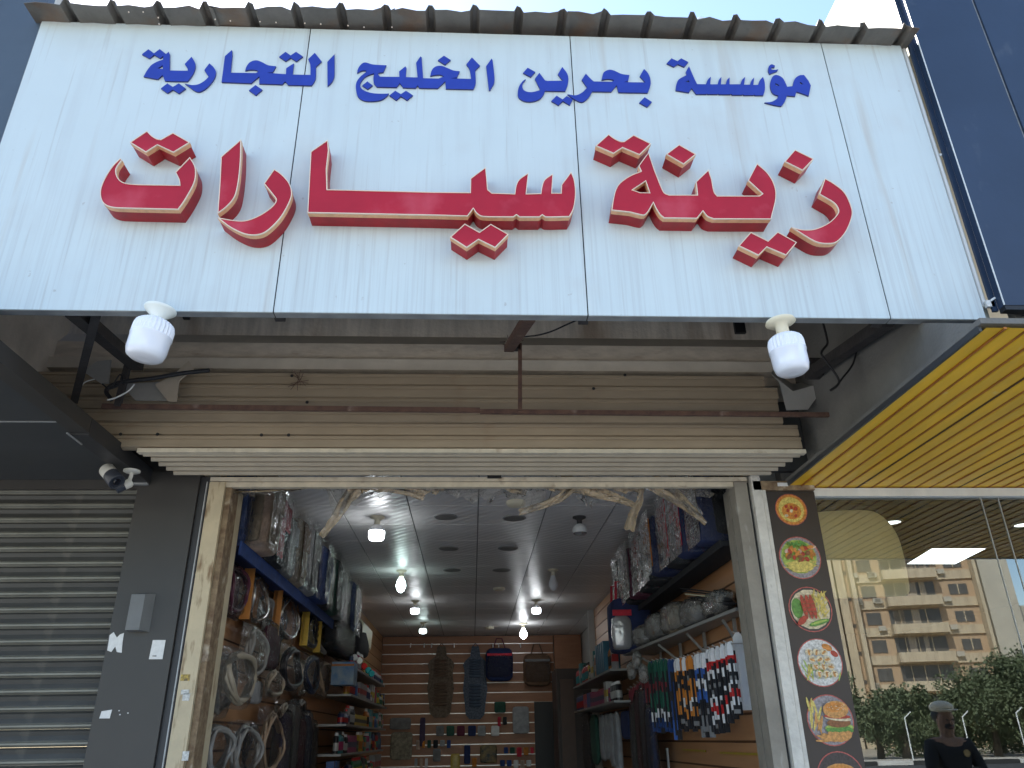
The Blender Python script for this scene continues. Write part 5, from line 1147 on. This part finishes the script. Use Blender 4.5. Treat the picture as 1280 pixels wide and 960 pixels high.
for row, (yy, n0, n1) in enumerate(((925, 520, 560), (934, 630, 664), (948, 518, 536), (947, 590, 598), (950, 625, 662), (896, 622, 636))):
    px = n0
    k = 0
    while px < n1:
        nm, mt = gr.choice(gl_); wd = gr.choice((4, 5, 6)); flat_item('small_packet', 'packet', '%s small packet, %s in the %s packet row on the back wall' % (nm, ORDN[k], ['upper left', 'right', 'lower left', 'middle', 'lower right', 'upper right'][row]), px, yy, px + wd, yy + gr.choice((8, 10, 12)), mt); px += wd + 2.5; k += 1
for i, px in enumerate((514, 531, 540, 568, 616, 623, 650)):
    p = bpt(px, 805); m = MB(); m.tube([p, p + Vector((0, -.12, -.01)), p + Vector((0, -.15, -.07))], .009, 6); m.build('display_hook', M('hook_white', (.85, .84, .8), .3), None, label='white display hook in the top groove of the back wall, %s from the left' % ORDN[i], cat='hook', group='hooks on the back wall')

# ------------------------------------------------------------------ right wall goods
rsf = thing('wall_shelf', 'dark shelf of bagged seat covers high on the right wall', 'shelf', (1.5, 5.8, 2.5))
ZR = 2.67
m = MB(); m.box(1.50, 1.68, 4.55, 7.6, ZR - .03, ZR); m.build('board', f_black, rsf); m = MB(); m.box(1.488, 1.499, 4.55, 7.6, ZR - .04, ZR + .005); m.build('front_edge', f_black, rsf)
y = 4.56
for i, (nm, a, b, hd) in enumerate((('navy', f_navy, f_black, None), ('red and navy printed', f_navy, f_red, f_red), ('black red handled', f_black, f_red, f_red), ('orange edged navy', f_navy, f_orange, None), ('clear wrapped grey', f_black, f_lgrey, None), ('red and black', f_black, f_red, None), ('wine red', f_maroon, f_grey, None), ('black', f_black, f_navy, None), ('dark grey', f_grey, f_black, None))):
    dy = random.uniform(.27, .36) if i else .30
    bag('%s seat cover bag on the upper right shelf, %s from the doorway' % (nm, ORDN[i]), (1.38 if i == 0 else 1.31 + random.uniform(-.02, .04)), 1.67, y, dy, ZR + .002, ZR + random.uniform(.46, .56), a, b, 100 + i * 7, 'seat cover bags on the upper right shelf', hd); y += dy + .012
# hanging red handled bag
c = P(788, 790, X=1.40); t = thing('carry_bag', 'tall navy and silver bag hanging by red handles on the right wall', 'bag', c)
zt, z0 = P(788, 742, X=1.40).z, P(788, 815, X=1.40).z
m = MB(); pillow_box(m, 1.25, 1.62, c.y, c.y + .4, z0, zt, 0, 2, .03, 6); m.build('body', f_navy, t)
m = MB(); pillow_box(m, 1.24, 1.42, c.y - .02, c.y + .1, z0 + .02, zt - .17, 0, 4, .1, 5); m.build('clear_pocket', M('silver_film', (.5, .5, .52), .15, metal=.5, bump=1, bscale=20), t)
m = MB(); m.box(1.25, 1.42, c.y - .012, c.y - .002, zt - .17, zt - .12); m.build('red_band', f_red, t)
for yy in (c.y + .06, c.y + .3): m = MB(); m.tube([(1.30, yy, zt - .02), (1.31, yy, zt + .14), (1.38, yy, zt + .14), (1.39, yy, zt - .02)], .012, 6); m.build('handle', f_red, t)
# second shelf with silver wrapped goods
ZR2 = 2.30
XF = lambda y: 1.58 - .075 * (y - 4.7)
s2 = thing('wall_shelf', 'grey bracketed shelf of wrapped goods along the right wall', 'shelf', (1.5, 6, ZR2))
m = MB(); bq = [(XF(4.7), 4.7), (1.68, 4.7), (1.68, 7.4), (XF(7.4), 7.4)]; m.add([(a, b, ZR2 - .02) for a, b in bq] + [(a, b, ZR2) for a, b in bq], [(3, 2, 1, 0), (4, 5, 6, 7)] + [(i, (i + 1) % 4, (i + 1) % 4 + 4, i + 4) for i in range(4)]); m.build('board', m_steel, s2)
for yy in (5.0, 5.7, 6.4, 7.1):
    m = MB(); m.bar((1.66, yy, ZR2 - .18), (1.66, yy, ZR2 - .02), .02, .02); m.bar((1.66, yy, ZR2 - .17), (XF(yy) + .03, yy, ZR2 - .03), .016, .016); m.build('bracket', m_steel, s2)
for i, (y0, dy, h, mt, nm) in enumerate(((4.85, .45, .16, f_black, 'black folded sunshades'), (5.35, .42, .20, f_grey, 'grey crumpled'), (5.80, .42, .25, f_beige, 'beige'), (6.25, .40, .24, f_grey, 'shiny grey'), (6.68, .35, .19, f_lgrey, 'pale grey'), (7.05, .38, .24, f_grey, 'rounded grey'))):
    t = thing('wrapped_bundle', '%s bundle in clear wrap on the grey right shelf, %s from the doorway' % (nm, ORDN[i]), 'bundle', (1.48, y0, ZR2), 'wrapped bundles on the grey right shelf')
    m = MB(); x0_ = XF(y0 + dy / 2) - .04; pillow_box(m, x0_ + .01, 1.66, y0, y0 + dy, ZR2 + .003, ZR2 + h * .85, 0, i, .12, 3); m.build('contents', mt, t)
    m = MB(); pillow_box(m, x0_, 1.67, y0 - .01, y0 + dy + .01, ZR2 + .002, ZR2 + h * .85 + .02, 0, i + 9, .16, 3); m.build('plastic_wrap', m_wrap, t)
for i in range(5):
    a = (XF(4.8) + .01, 4.74 + i * .08, ZR2 + .03 + i * .03); m = MB(); m.bar(a, (1.50, 5.30 + i * .06, ZR2 + .14 + .03 * i), .05, .006); m.build('sunshade_blade', M('shade_cream', (.62, .60, .42), .5) if i == 2 else f_black, None, label='%s flat folded sunshade leaning on the grey right shelf' % ('cream' if i == 2 else ORDN[i] + ' black'), cat='sunshade')

# wiper blade packs hanging on hooks
bcol = {'green': (.02, .12, .08), 'maroon': (.22, .03, .04), 'navy': (.02, .06, .20), 'orange': (.72, .25, .04), 'black': (.025, .025, .03), 'white': (.9, .9, .9), 'red': (.62, .03, .03), 'blue': (.05, .14, .45), 'grey': (.25, .25, .25)}
bm_ = {k: M('pack_' + k, v, .3, var=.15, vscale=30) for k, v in bcol.items()}
wdefs = []   # px centre, top py, bottom py, bands (from top)
for i, px in enumerate((812, 817, 822, 827, 832)): wdefs.append((px, 832 - i, 915 + (i % 3), ['green', 'green', 'maroon', 'green', 'green', 'white', 'navy'], 'green and maroon'))
for i, px in enumerate((837, 841)): wdefs.append((px, 829, 925, ['navy', 'navy', 'navy', 'blue'], 'navy'))
for i, px in enumerate((845, 850, 855, 860, 865)): wdefs.append((px, 829 - i, 912 + 3 * (i % 2), ['orange', 'black', 'orange', 'orange', 'white', 'orange', 'black'] if i % 2 else ['white', 'orange', 'black', 'orange', 'orange', 'orange', 'black'], 'orange and black'))
for i, px in enumerate((870, 875, 880)): wdefs.append((px, 824 - i, 922, ['white', 'blue', 'white', 'blue', 'black', 'black', 'grey'], 'blue and white'))
for i, px in enumerate((885, 891, 897)): wdefs.append((px, 818 - 2 * i, 918 - i, ['white', 'red', 'white', 'black', 'black', 'white', 'red', 'white', 'black'], 'white, black and red'))
for i, px in enumerate((903, 909, 914)): wdefs.append((px, 812 - 2 * i, 905 - 5 * i, ['white', 'red', 'white', 'black', 'white', 'red', 'white', 'black'], 'white and red'))
wdefs.append((922, 797, 889, ['white'], 'plain white'))
for i, px in enumerate((931, 936, 941)): wdefs.append((px, 799 - i, 880 + i, ['black', 'navy', 'white', 'blue', 'blue'], 'blue and black'))
for i, px in enumerate((788, 792, 796, 800, 804, 808)): wdefs.insert(0, (px, 866 - 3 * i, 958, ['maroon', 'maroon', 'grey', 'black', 'grey', 'navy', 'grey'], 'maroon and grey'))
wdefs = [d for d in wdefs if d[4] != 'maroon and grey'][:0] + sorted([d for d in wdefs if d[4] == 'maroon and grey']) + [d for d in wdefs if d[4] != 'maroon and grey']
wx2 = []
for a_, b_ in zip(wdefs[:-1], wdefs[1:]):
    wx2.append(a_)
    if a_[4] == b_[4] and a_[4] not in ('plain white', 'navy'): wx2.append(((a_[0] + b_[0]) / 2, a_[1] - 1, a_[2] - 7, a_[3][::-1] if len(wx2) % 3 == 0 else a_[3], a_[4]))
wdefs = wx2 + [wdefs[-1]]
cnt = {}; tot = {}
for d_ in wdefs: tot[d_[4]] = tot.get(d_[4], 0) + 1
XWp = 1.52
for i, (px, pt, pb_, bands, nm) in enumerate(wdefs):
    k = cnt.get(nm, 0); cnt[nm] = k + 1
    xx = 1.575 if nm == 'plain white' else (1.63 if px > 925 else XWp - .012 * (i % 3))
    c = P(px, pt, X=xx); z0 = P(px, pb_, X=xx).z; H = c.z - z0; y = c.y; hw = .030 if nm == 'plain white' else .018
    bands = bands if nm == 'plain white' else [b for q_, b0 in enumerate(bands) for b in ((b0, 'black' if (q_ + i) % 3 == 0 else b0) if b0 != 'black' else (b0, 'grey' if (q_ + i) % 2 else b0))]
    lab = 'plain white wiper blade pack with a pointed top, brightest of the row' if nm == 'plain white' else '%s of the %s wiper blade packs, counted from the back' % (ORDN[k], nm)
    t = thing('wiper_pack', lab, 'wiper blade', (xx, y, z0), 'wiper blade packs hanging on the right wall')
    nbd = len(bands)
    m = MB(); V0 = []
    for j, bn in enumerate(bands):
        za, zb2 = c.z - H * j / nbd, c.z - H * (j + 1) / nbd
        m.box(xx - hw, xx + hw, y - .006, y + .006, zb2, za, j)
    m.add([(xx - hw, y - .009, c.z), (xx + hw, y - .009, c.z), (xx + hw * .3, y - .009, c.z + .03), (xx - hw * .3, y - .009, c.z + .03), (xx - hw, y + .009, c.z), (xx + hw, y + .009, c.z), (xx + hw * .3, y + .009, c.z + .03), (xx - hw * .3, y + .009, c.z + .03)], [(0, 1, 2, 3), (7, 6, 5, 4), (1, 5, 6, 2), (0, 3, 7, 4), (3, 2, 6, 7)], 0)
    m.build('sleeve', [bm_[b] for b in bands], t)
    m = MB(); m.box(xx - hw * .4, xx + hw * .4, y - .009, y - .0065, z0 + .03, c.z - .06); m.build('blade', r_black if nm != 'plain white' else M('white_blade', (.82, .82, .84), .3), t)
    if i % 2 == 0:
        m = MB(); m.tube([(1.69, y, c.z + .02), (xx + .0, y, c.z + .02), (xx - .03, y, c.z + .035)], .004, 6); m.build('hook', m_alu, t)
# yellow price strips
for a, b, lab in (((998 - 0, 0), 0, ''),):
    pass
def strip(label, p0, p1):
    a, b = P(*p0, X=1.685), P(*p1, X=1.685); m = MB(); m.bar(a, b, .006, .012); m.build('price_strip', pmats[1], None, label=label, cat='strip')
strip('thin yellow strip in the right wall groove nearest the jamb', (900, 941), (950, 943)); strip('short yellow strip in the right wall groove farther back', (853, 937), (882, 939))
m = MB(); a = P(833, 935, X=1.66); m.box(1.66, 1.675, a.y, a.y + .03, .3, a.z); m.build('white_post', m_wpvc, None, label='thin white upright strip on the right display wall', cat='strip')
# farther hanging sticks
for i, (px, pt, pb_, wd, mt, nm) in enumerate(((754, 893, 950, 5, f_lgrey, 'first silver pole'), (760, 892, 950, 5, f_lgrey, 'second silver pole'), (766, 891, 958, 5, f_lgrey, 'third silver pole'), (773, 889, 975, 5, f_lgrey, 'fourth silver pole'), (784, 888, 924, 12, f_navy, 'small navy pack'),
        (796, 880, 975, 8, f_grey, 'grey wrapped wiper bundle'), (802, 866, 975, 9, f_maroon, 'wine red wiper bundle'), (808, 860, 975, 9, f_purple, 'purple wiper bundle'), (815, 884, 975, 8, f_navy, 'navy wiper bundle'), (744, 893, 955, 8, f_green, 'green and white brush'), (735, 888, 960, 10, f_black, 'black brush bundle'))):
    hang('hanging_pack', 'pack', '%s hanging toward the back of the right wall' % nm, px, pt, pb_, wd, mt, X=1.5, th=.06, seed=200 + i, film=m_film if 'bundle' in nm else None, group='long packs hanging toward the back of the right wall')
product_shelf('upper right product shelf', 'upper steel shelf of boxed goods toward the back of the right wall', 1.34, 1.68, 7.9, 10.9, 2.21, 11, sizes=(.16, .30), gap=.09, kinds=('box', 'box', 'bottle'))
product_shelf('lower right product shelf', 'lower steel shelf of wrapped goods toward the back of the right wall', 1.34, 1.68, 7.8, 10.9, 1.92, 12, sizes=(.12, .22), gap=.09, kinds=('box', 'can', 'bottle'))
for i in range(5):
    bx = P(748 + 6 * i, 828, X=1.34); m = MB(); m.box(1.33, 1.50, 8.2 + i * .12, 8.28 + i * .12, 2.213, 2.50); m.build('tall_carton', M('carton_teal', (.03, .14, .22), .4, var=.3), None, label='tall teal carton on the upper right product shelf, %s of five' % ORDN[i], cat='box', group='tall teal cartons')
for i, (px, py) in enumerate(((795, 825), (803, 842), (788, 838))):
    p = P(px, py, X=1.38); m = MB(); pillow_box(m, 1.36, 1.44, p.y, p.y + .10, p.z - .07, p.z + .07, 0, i, .25, 3); m.build('wrapped_packet', m_wrap, None, label='crumpled white packet, %s of three at the end of the wiper row' % ORDN[i], cat='packet')

# ------------------------------------------------------------------ across the street (mirrored in the window)
GM = 2 * 4.24
def mir(px, py, D): p = P(px, py, Y=D); return Vector((p.x, GM - p.y, p.z))
bd = thing('apartment_building', 'tan apartment block with balconies across the road, seen mirrored in the window', 'building', (54, -84, 0))
m_bt = M('facade_tan', (.48, .34, .22), .85, var=.12, vscale=.5, bump=.2, bscale=3); m_bl = M('facade_pale', (.58, .48, .34), .85, var=.2, vscale=.6, vstretch=(3, 3, .6), stain=((.30, .20, .12), 2.0, (3, 3, .25), .56, .6)); m_win = M('window_dark', (.12, .11, .10), .3, var=.3, vscale=.8); m_bw = M('facade_tower', (.50, .46, .38), .85, var=.15, vscale=.3)
th_ = math.radians(14); D0 = 90.0; X0b = P(1232, 780, Y=D0).x
def bp3(u, z, o):    # u metres to the left along the facade, z height, o outwards (towards the street)
    x = X0b - u * math.cos(th_) + o * (-math.sin(th_)) * 1; d = D0 + u * math.sin(th_) - o * math.cos(th_)
    return Vector((x, GM - d, z))
def bbox(u0, u1, o0, o1, z0, z1, name, mat, parent=bd, label=None):
    m = MB(); v = [bp3(u, z, o) for z in (z0, z1) for o in (o0, o1) for u in (u0, u1)]
    m.add(v, [(0, 2, 3, 1), (4, 5, 7, 6), (0, 1, 5, 4), (2, 6, 7, 3), (0, 4, 6, 2), (1, 3, 7, 5)]); return m.build(name, mat, parent, label=label)
bbox(0, 40, -14, 0, 0, 34, 'wall', m_bt)
bbox(-3.6, -.4, -10, 1.2, 0, 36, 'stair_tower', m_bw)
for u, o in ((-.1, 1.4), (13.6, 1.2), (16.0, 1.6), (18.0, 1.2)): bbox(u, u + (.35 if u < 1 else .5), .01, o, 0, 34, 'vertical_fin', m_bl)
bbox(14.6, 15.6, .01, .5, 0, 34, 'vertical_panel', m_bl)
zf = [5.9 + 3.13 * k for k in range(-1, 9)]
for k, z in enumerate(zf):
    bbox(.3, 13.5, .01, .22, z - .25, z + .75, 'floor_band', m_bl)
    bbox(4.4, 10.4, .225, 1.5, z - .12, z + .95, 'balcony', m_bl)
    bbox(4.6, 10.2, .02, .10, z + 1.0, z + 2.7, 'balcony_window', m_win)
    for uu in (6.1, 7.6, 9.0): bbox(uu, uu + .1, .11, .16, z + 1.0, z + 2.7, 'mullion', m_bl)
    bbox(1.0, 3.0, .02, .08, z + 1.1, z + 2.3, 'window', m_win); bbox(1.95, 2.05, .09, .14, z + 1.1, z + 2.3, 'mullion', m_bl)
    bbox(11.2, 12.8, .02, .08, z + 1.1, z + 2.5, 'window', m_win)
    bbox(14.15, 14.55, .02, .08, z + .9, z + 1.3, 'window', m_win); bbox(16.8, 17.6, .02, .08, z + .9, z + 1.3, 'window', m_win); bbox(19.4, 21, .02, .08, z + 1, z + 2.4, 'window', m_win)
b2 = thing('apartment_building', 'pale lower block beside the tan apartment building across the road', 'building', (78, -95, 0))
def ebox(x0, x1, y0, y1, z0, z1, name, mat, parent): m = MB(); m.box(x0, x1, y0, y1, z0, z1); return m.build(name, mat, parent)
xq = mir(1262, 800, 100).x; zq = mir(1262, 757, 100).z
ebox(xq, xq + 30, -105, -91.5, 0, zq, 'wall', m_bw, b2)
for k in range(5):
    for j in range(5): ebox(xq + 2.5 + j * 5, xq + 4.6 + j * 5, -91.49, -91.35, zq - 3 - k * 3.2, zq - 1.8 - k * 3.2, 'window', m_win, b2)
rv = random.Random(3)
for k in range(26):
    u = rv.choice((1.1, 3.2, 10.8, 11.0, 13.0, 17.0)); z = rv.choice(zf[1:8]) + rv.uniform(.2, .5)
    bbox(u, u + .8, .225, .60, z, z + .55, 'air_conditioner', m_bw)
m_cur = M('curtain', (.45, .38, .30), .8, var=.3)
for k in range(16):
    u = rv.uniform(4.7, 9.2); z = rv.choice(zf[1:8]); bbox(u, u + rv.uniform(.5, 1.0), .102, .108, z + 1.0, z + 2.7, 'curtain', m_cur)
# trees
m_leaf = M('foliage', (.115, .14, .07), .7, var=.5, vscale=.6, col2=(.06, .085, .035)); m_bark = M('bark', (.12, .09, .06), .9, var=.3)
def tree(label, x, y, h, w_, seed, n=9000, src=None):
    rnd = random.Random(seed); t = thing('street_tree', label, 'tree', (x, y, 0), 'trees across the road')
    m = MB(); m.tube([(x, y, 0), (x + .1, y, h * .25), (x, y, h * .45)], [.28, .2, .14], 8)
    cs = []
    for k in range(16):
        a = rnd.uniform(0, 2 * PI); rr = rnd.uniform(.15, .85) * w_ * .5; zz = h * rnd.uniform(.34, .88); rr *= math.sin(PI * min(1, max(.15, 1.12 - zz / h))) * .6 + .5
        c = Vector((x + rr * math.cos(a), y + rr * math.sin(a), zz)); cs.append((c, rnd.uniform(.5, 1.1) * w_ * .20))
        m.tube([(x, y, h * .3), (x + (c.x - x) * .5, y + (c.y - y) * .5, h * .3 + (c.z - h * .3) * .6), c], [.10, .06, .02], 5)
    m.build('trunk', m_bark, t); m = MB(); V_ = []; F_ = []
    cs = [(c + Vector((rnd.gauss(0, .5), rnd.gauss(0, .5), rnd.gauss(0, .5))), r_ * rnd.uniform(.5, 1.0)) for c, r_ in cs for _ in range(3)]
    for k in range(n):
        c, r = rnd.choice(cs); d = Vector((rnd.gauss(0, 1), rnd.gauss(0, 1), rnd.gauss(0, .8))).normalized() * r * rnd.uniform(.3, 1.1) ** .6
        p = c + d; s_ = rnd.uniform(.07, .15); u = Vector((rnd.gauss(0, 1), rnd.gauss(0, 1), rnd.gauss(0, 1))).normalized() * s_; v = u.orthogonal().normalized() * s_ * .6
        o_ = len(V_); V_ += [p - u, p + v, p + u, p - v]; F_.append((o_, o_ + 1, o_ + 2, o_ + 3))
    m.add(V_, F_); m.build('crown', m_leaf, t)
def mtree(label, px, ptop, D, w_, seed):
    p = mir(px, ptop, D); tree(label, p.x, p.y, p.z, w_, seed)
mtree('rounded street tree at the left of the mirrored view beside the menu strip', 1085, 862, 56, 6.5, 1)
mtree('second rounded street tree, overlapping the tan block', 1118, 872, 54, 5.5, 2)
mtree('small tree between the mirrored person and the tan block', 1190, 868, 60, 5, 3)
mtree('broad dense tree right of the mirrored person', 1222, 838, 58, 8, 4)
mtree('tallest dense tree near the right edge of the photo', 1262, 820, 56, 8.5, 5)
mtree('dense tree cut off by the right edge of the photo', 1300, 808, 55, 9, 6)
mtree('low bushy tree behind the lamp posts', 1160, 905, 62, 7, 7)
mtree('low bushy tree right of the mirrored person', 1240, 880, 66, 8, 8)
for i, (px, pt) in enumerate(((1128, 890), (1202, 889), (1272, 884))):
    b = mir(px + 14, 951, 46); tp = mir(px, pt, 46); t = thing('lamp_post', '%s mirrored thin white lamp post along the far kerb' % ['left', 'middle', 'right'][i], 'lamp post', (b.x, b.y, 0), 'lamp posts along the far kerb')
    m = MB(); m.tube([(b.x, b.y, 0), (b.x, b.y, tp.z - .3)], .035, 8); m.build('pole', m_wpvc, t); m = MB(); m.bar((b.x, b.y, tp.z - .3), (b.x + .35, b.y + .1, tp.z), .07, .05); m.build('lamp_head', m_wpvc, t)

# person mirrored in the window
def person(label, x, y, zs):
    t = thing('person', label, 'person', (x, y, 0))
    J = {'pel': (0, 0, .95), 'sp': (0, -.01, 1.15), 'ch': (0, -.02, 1.35), 'nk': (0, 0, 1.50), 'hd0': (0, .02, 1.57), 'hd': (0, .03, 1.68), 'hd2': (0, .02, 1.76)}
    for s_, n_ in ((-1, 'l'), (1, 'r')):
        J.update({n_ + 'sh': (s_ * .19, 0, 1.43), n_ + 'el': (s_ * .27, .06, 1.16), n_ + 'wr': (s_ * .13, .26, 1.12), n_ + 'ha': (s_ * .06, .31, 1.14), n_ + 'hp': (s_ * .10, 0, .90), n_ + 'kn': (s_ * .12, .02, .50), n_ + 'an': (s_ * .13, -.02, .09), n_ + 'ft': (s_ * .14, .14, .05)})
    R = {'pel': .15, 'sp': .14, 'ch': .155, 'nk': .062, 'hd0': .075, 'hd': .098, 'hd2': .085, 'sh': .075, 'el': .048, 'wr': .032, 'ha': .035, 'hp': .10, 'kn': .065, 'an': .042, 'ft': .035}
    names = list(J); idx = {n_: i for i, n_ in enumerate(names)}
    E = [('pel', 'sp'), ('sp', 'ch'), ('ch', 'nk'), ('nk', 'hd0'), ('hd0', 'hd'), ('hd', 'hd2')]
    for n_ in 'lr': E += [('ch', n_ + 'sh'), (n_ + 'sh', n_ + 'el'), (n_ + 'el', n_ + 'wr'), (n_ + 'wr', n_ + 'ha'), ('pel', n_ + 'hp'), (n_ + 'hp', n_ + 'kn'), (n_ + 'kn', n_ + 'an'), (n_ + 'an', n_ + 'ft')]
    def skin(name, keep, mat, grow=1.0, scale=zs):
        ks = [k for k in names if k in keep]; me = bpy.data.meshes.new(name); me.from_pydata([Vector(J[k]) * scale for k in ks], [(ks.index(a), ks.index(b)) for a, b in E if a in keep and b in keep], [])
        ob = bpy.data.objects.new(name, me); COL.objects.link(ob); ob.parent = t; me.materials.append(mat)
        md = ob.modifiers.new('Skin', 'SKIN'); sv = me.skin_vertices[0].data
        for i, k in enumerate(ks):
            r = R.get(k, R.get(k[1:], .05)) * grow * scale; sv[i].radius = (r, r * (.78 if k in ('pel', 'sp', 'ch') else 1)); sv[i].use_root = (i == 0)
        ob.modifiers.new('Sub', 'SUBSURF').levels = 2; ob.modifiers['Sub'].render_levels = 2; return ob
    sk_ = M('skin', (.35, .19, .12), .6)
    skin('body', set(names), sk_)
    J['lel2'] = J['lel']
    skin('shirt', {'pel', 'sp', 'ch', 'lsh', 'rsh', 'lel', 'rel'}, M('shirt_black', (.015, .015, .018), .8), 1.13)
    skin('trousers', {'pel', 'lhp', 'rhp', 'lkn', 'rkn', 'lan', 'ran'}, M('trousers_dark', (.03, .03, .04), .8), 1.12)
    m = MB(); hc = Vector((x, y + .02, 1.72 * zs)); m.blob(hc + Vector((0, -.01, .065)), (.112 * zs, .125 * zs, .065 * zs), 12); ob = m.build('cap', M('cap_beige', (.85, .74, .55), .8), t)
    m = MB(); m.lathe(hc + Vector((0, .10, .035)), [(.09, 0), (.10, .008)], (0, .1, 1), 14); m.build('cap_brim', MATS['cap_beige'], t)
    m = MB(); m.blob(hc + Vector((0, -.035, -.01)), (.104 * zs, .095 * zs, .085 * zs), 12); m.build('hair', m_black, t)
    m = MB(); m.blob(hc + Vector((0, .045, -.115)), (.06, .055, .04), 10); m.build('beard', m_black, t)
    m = MB()
    for s_ in (-1, 1): m.blob((x + s_ * .035, y + .125 * zs, 1.665 * zs), (.012, .01, .009), 8)
    m.build('eyes', m_black, t); m = MB(); m.blob((x, y + .135 * zs, 1.635 * zs), (.016, .022, .024), 8); m.build('nose', sk_, t)
    m = MB(); m.blob((x, y + .118 * zs, 1.595 * zs), (.028, .010, .008), 8); m.build('mouth', M('lips', (.28, .10, .08), .6), t)
    for s_ in (-1, 1):
        wx, wy, wz = (Vector(J[('l' if s_ < 0 else 'r') + 'ha']) * zs)
        m = MB()
        for f in range(4): m.tube([(x + wx - s_ * .01, y + wy, wz + .02 - f * .017), (x + wx - s_ * .02, y + wy + .045 - .004 * abs(f - 1), wz + .02 - f * .017), (x + wx - s_ * .05, y + wy + .06, wz + .016 - f * .017)], [.009, .008, .007], 6)
        m.tube([(x + wx, y + wy - .02, wz + .03), (x + wx - s_ * .03, y + wy + .01, wz + .05)], [.010, .008], 6); m.build('fingers', sk_, t)
    m = MB(); m.box(x - .04, x + .04, y + .375 * zs, y + .385 * zs, 1.10 * zs, 1.25 * zs); m.build('phone', m_black, t)
    m = MB(); m.lathe((x + .07, y + .165, 1.36 * zs), [(.035, 0), (.035, .004)], (0, 1, 0), 14); m.build('chest_badge', M('badge_gold', (.5, .32, .12), .5), t)
    return t
pp = mir(1185, 925, 8.6)
person('person in a black T-shirt and beige cap, seen mirrored low in the restaurant window', pp.x, pp.y, 1.03)
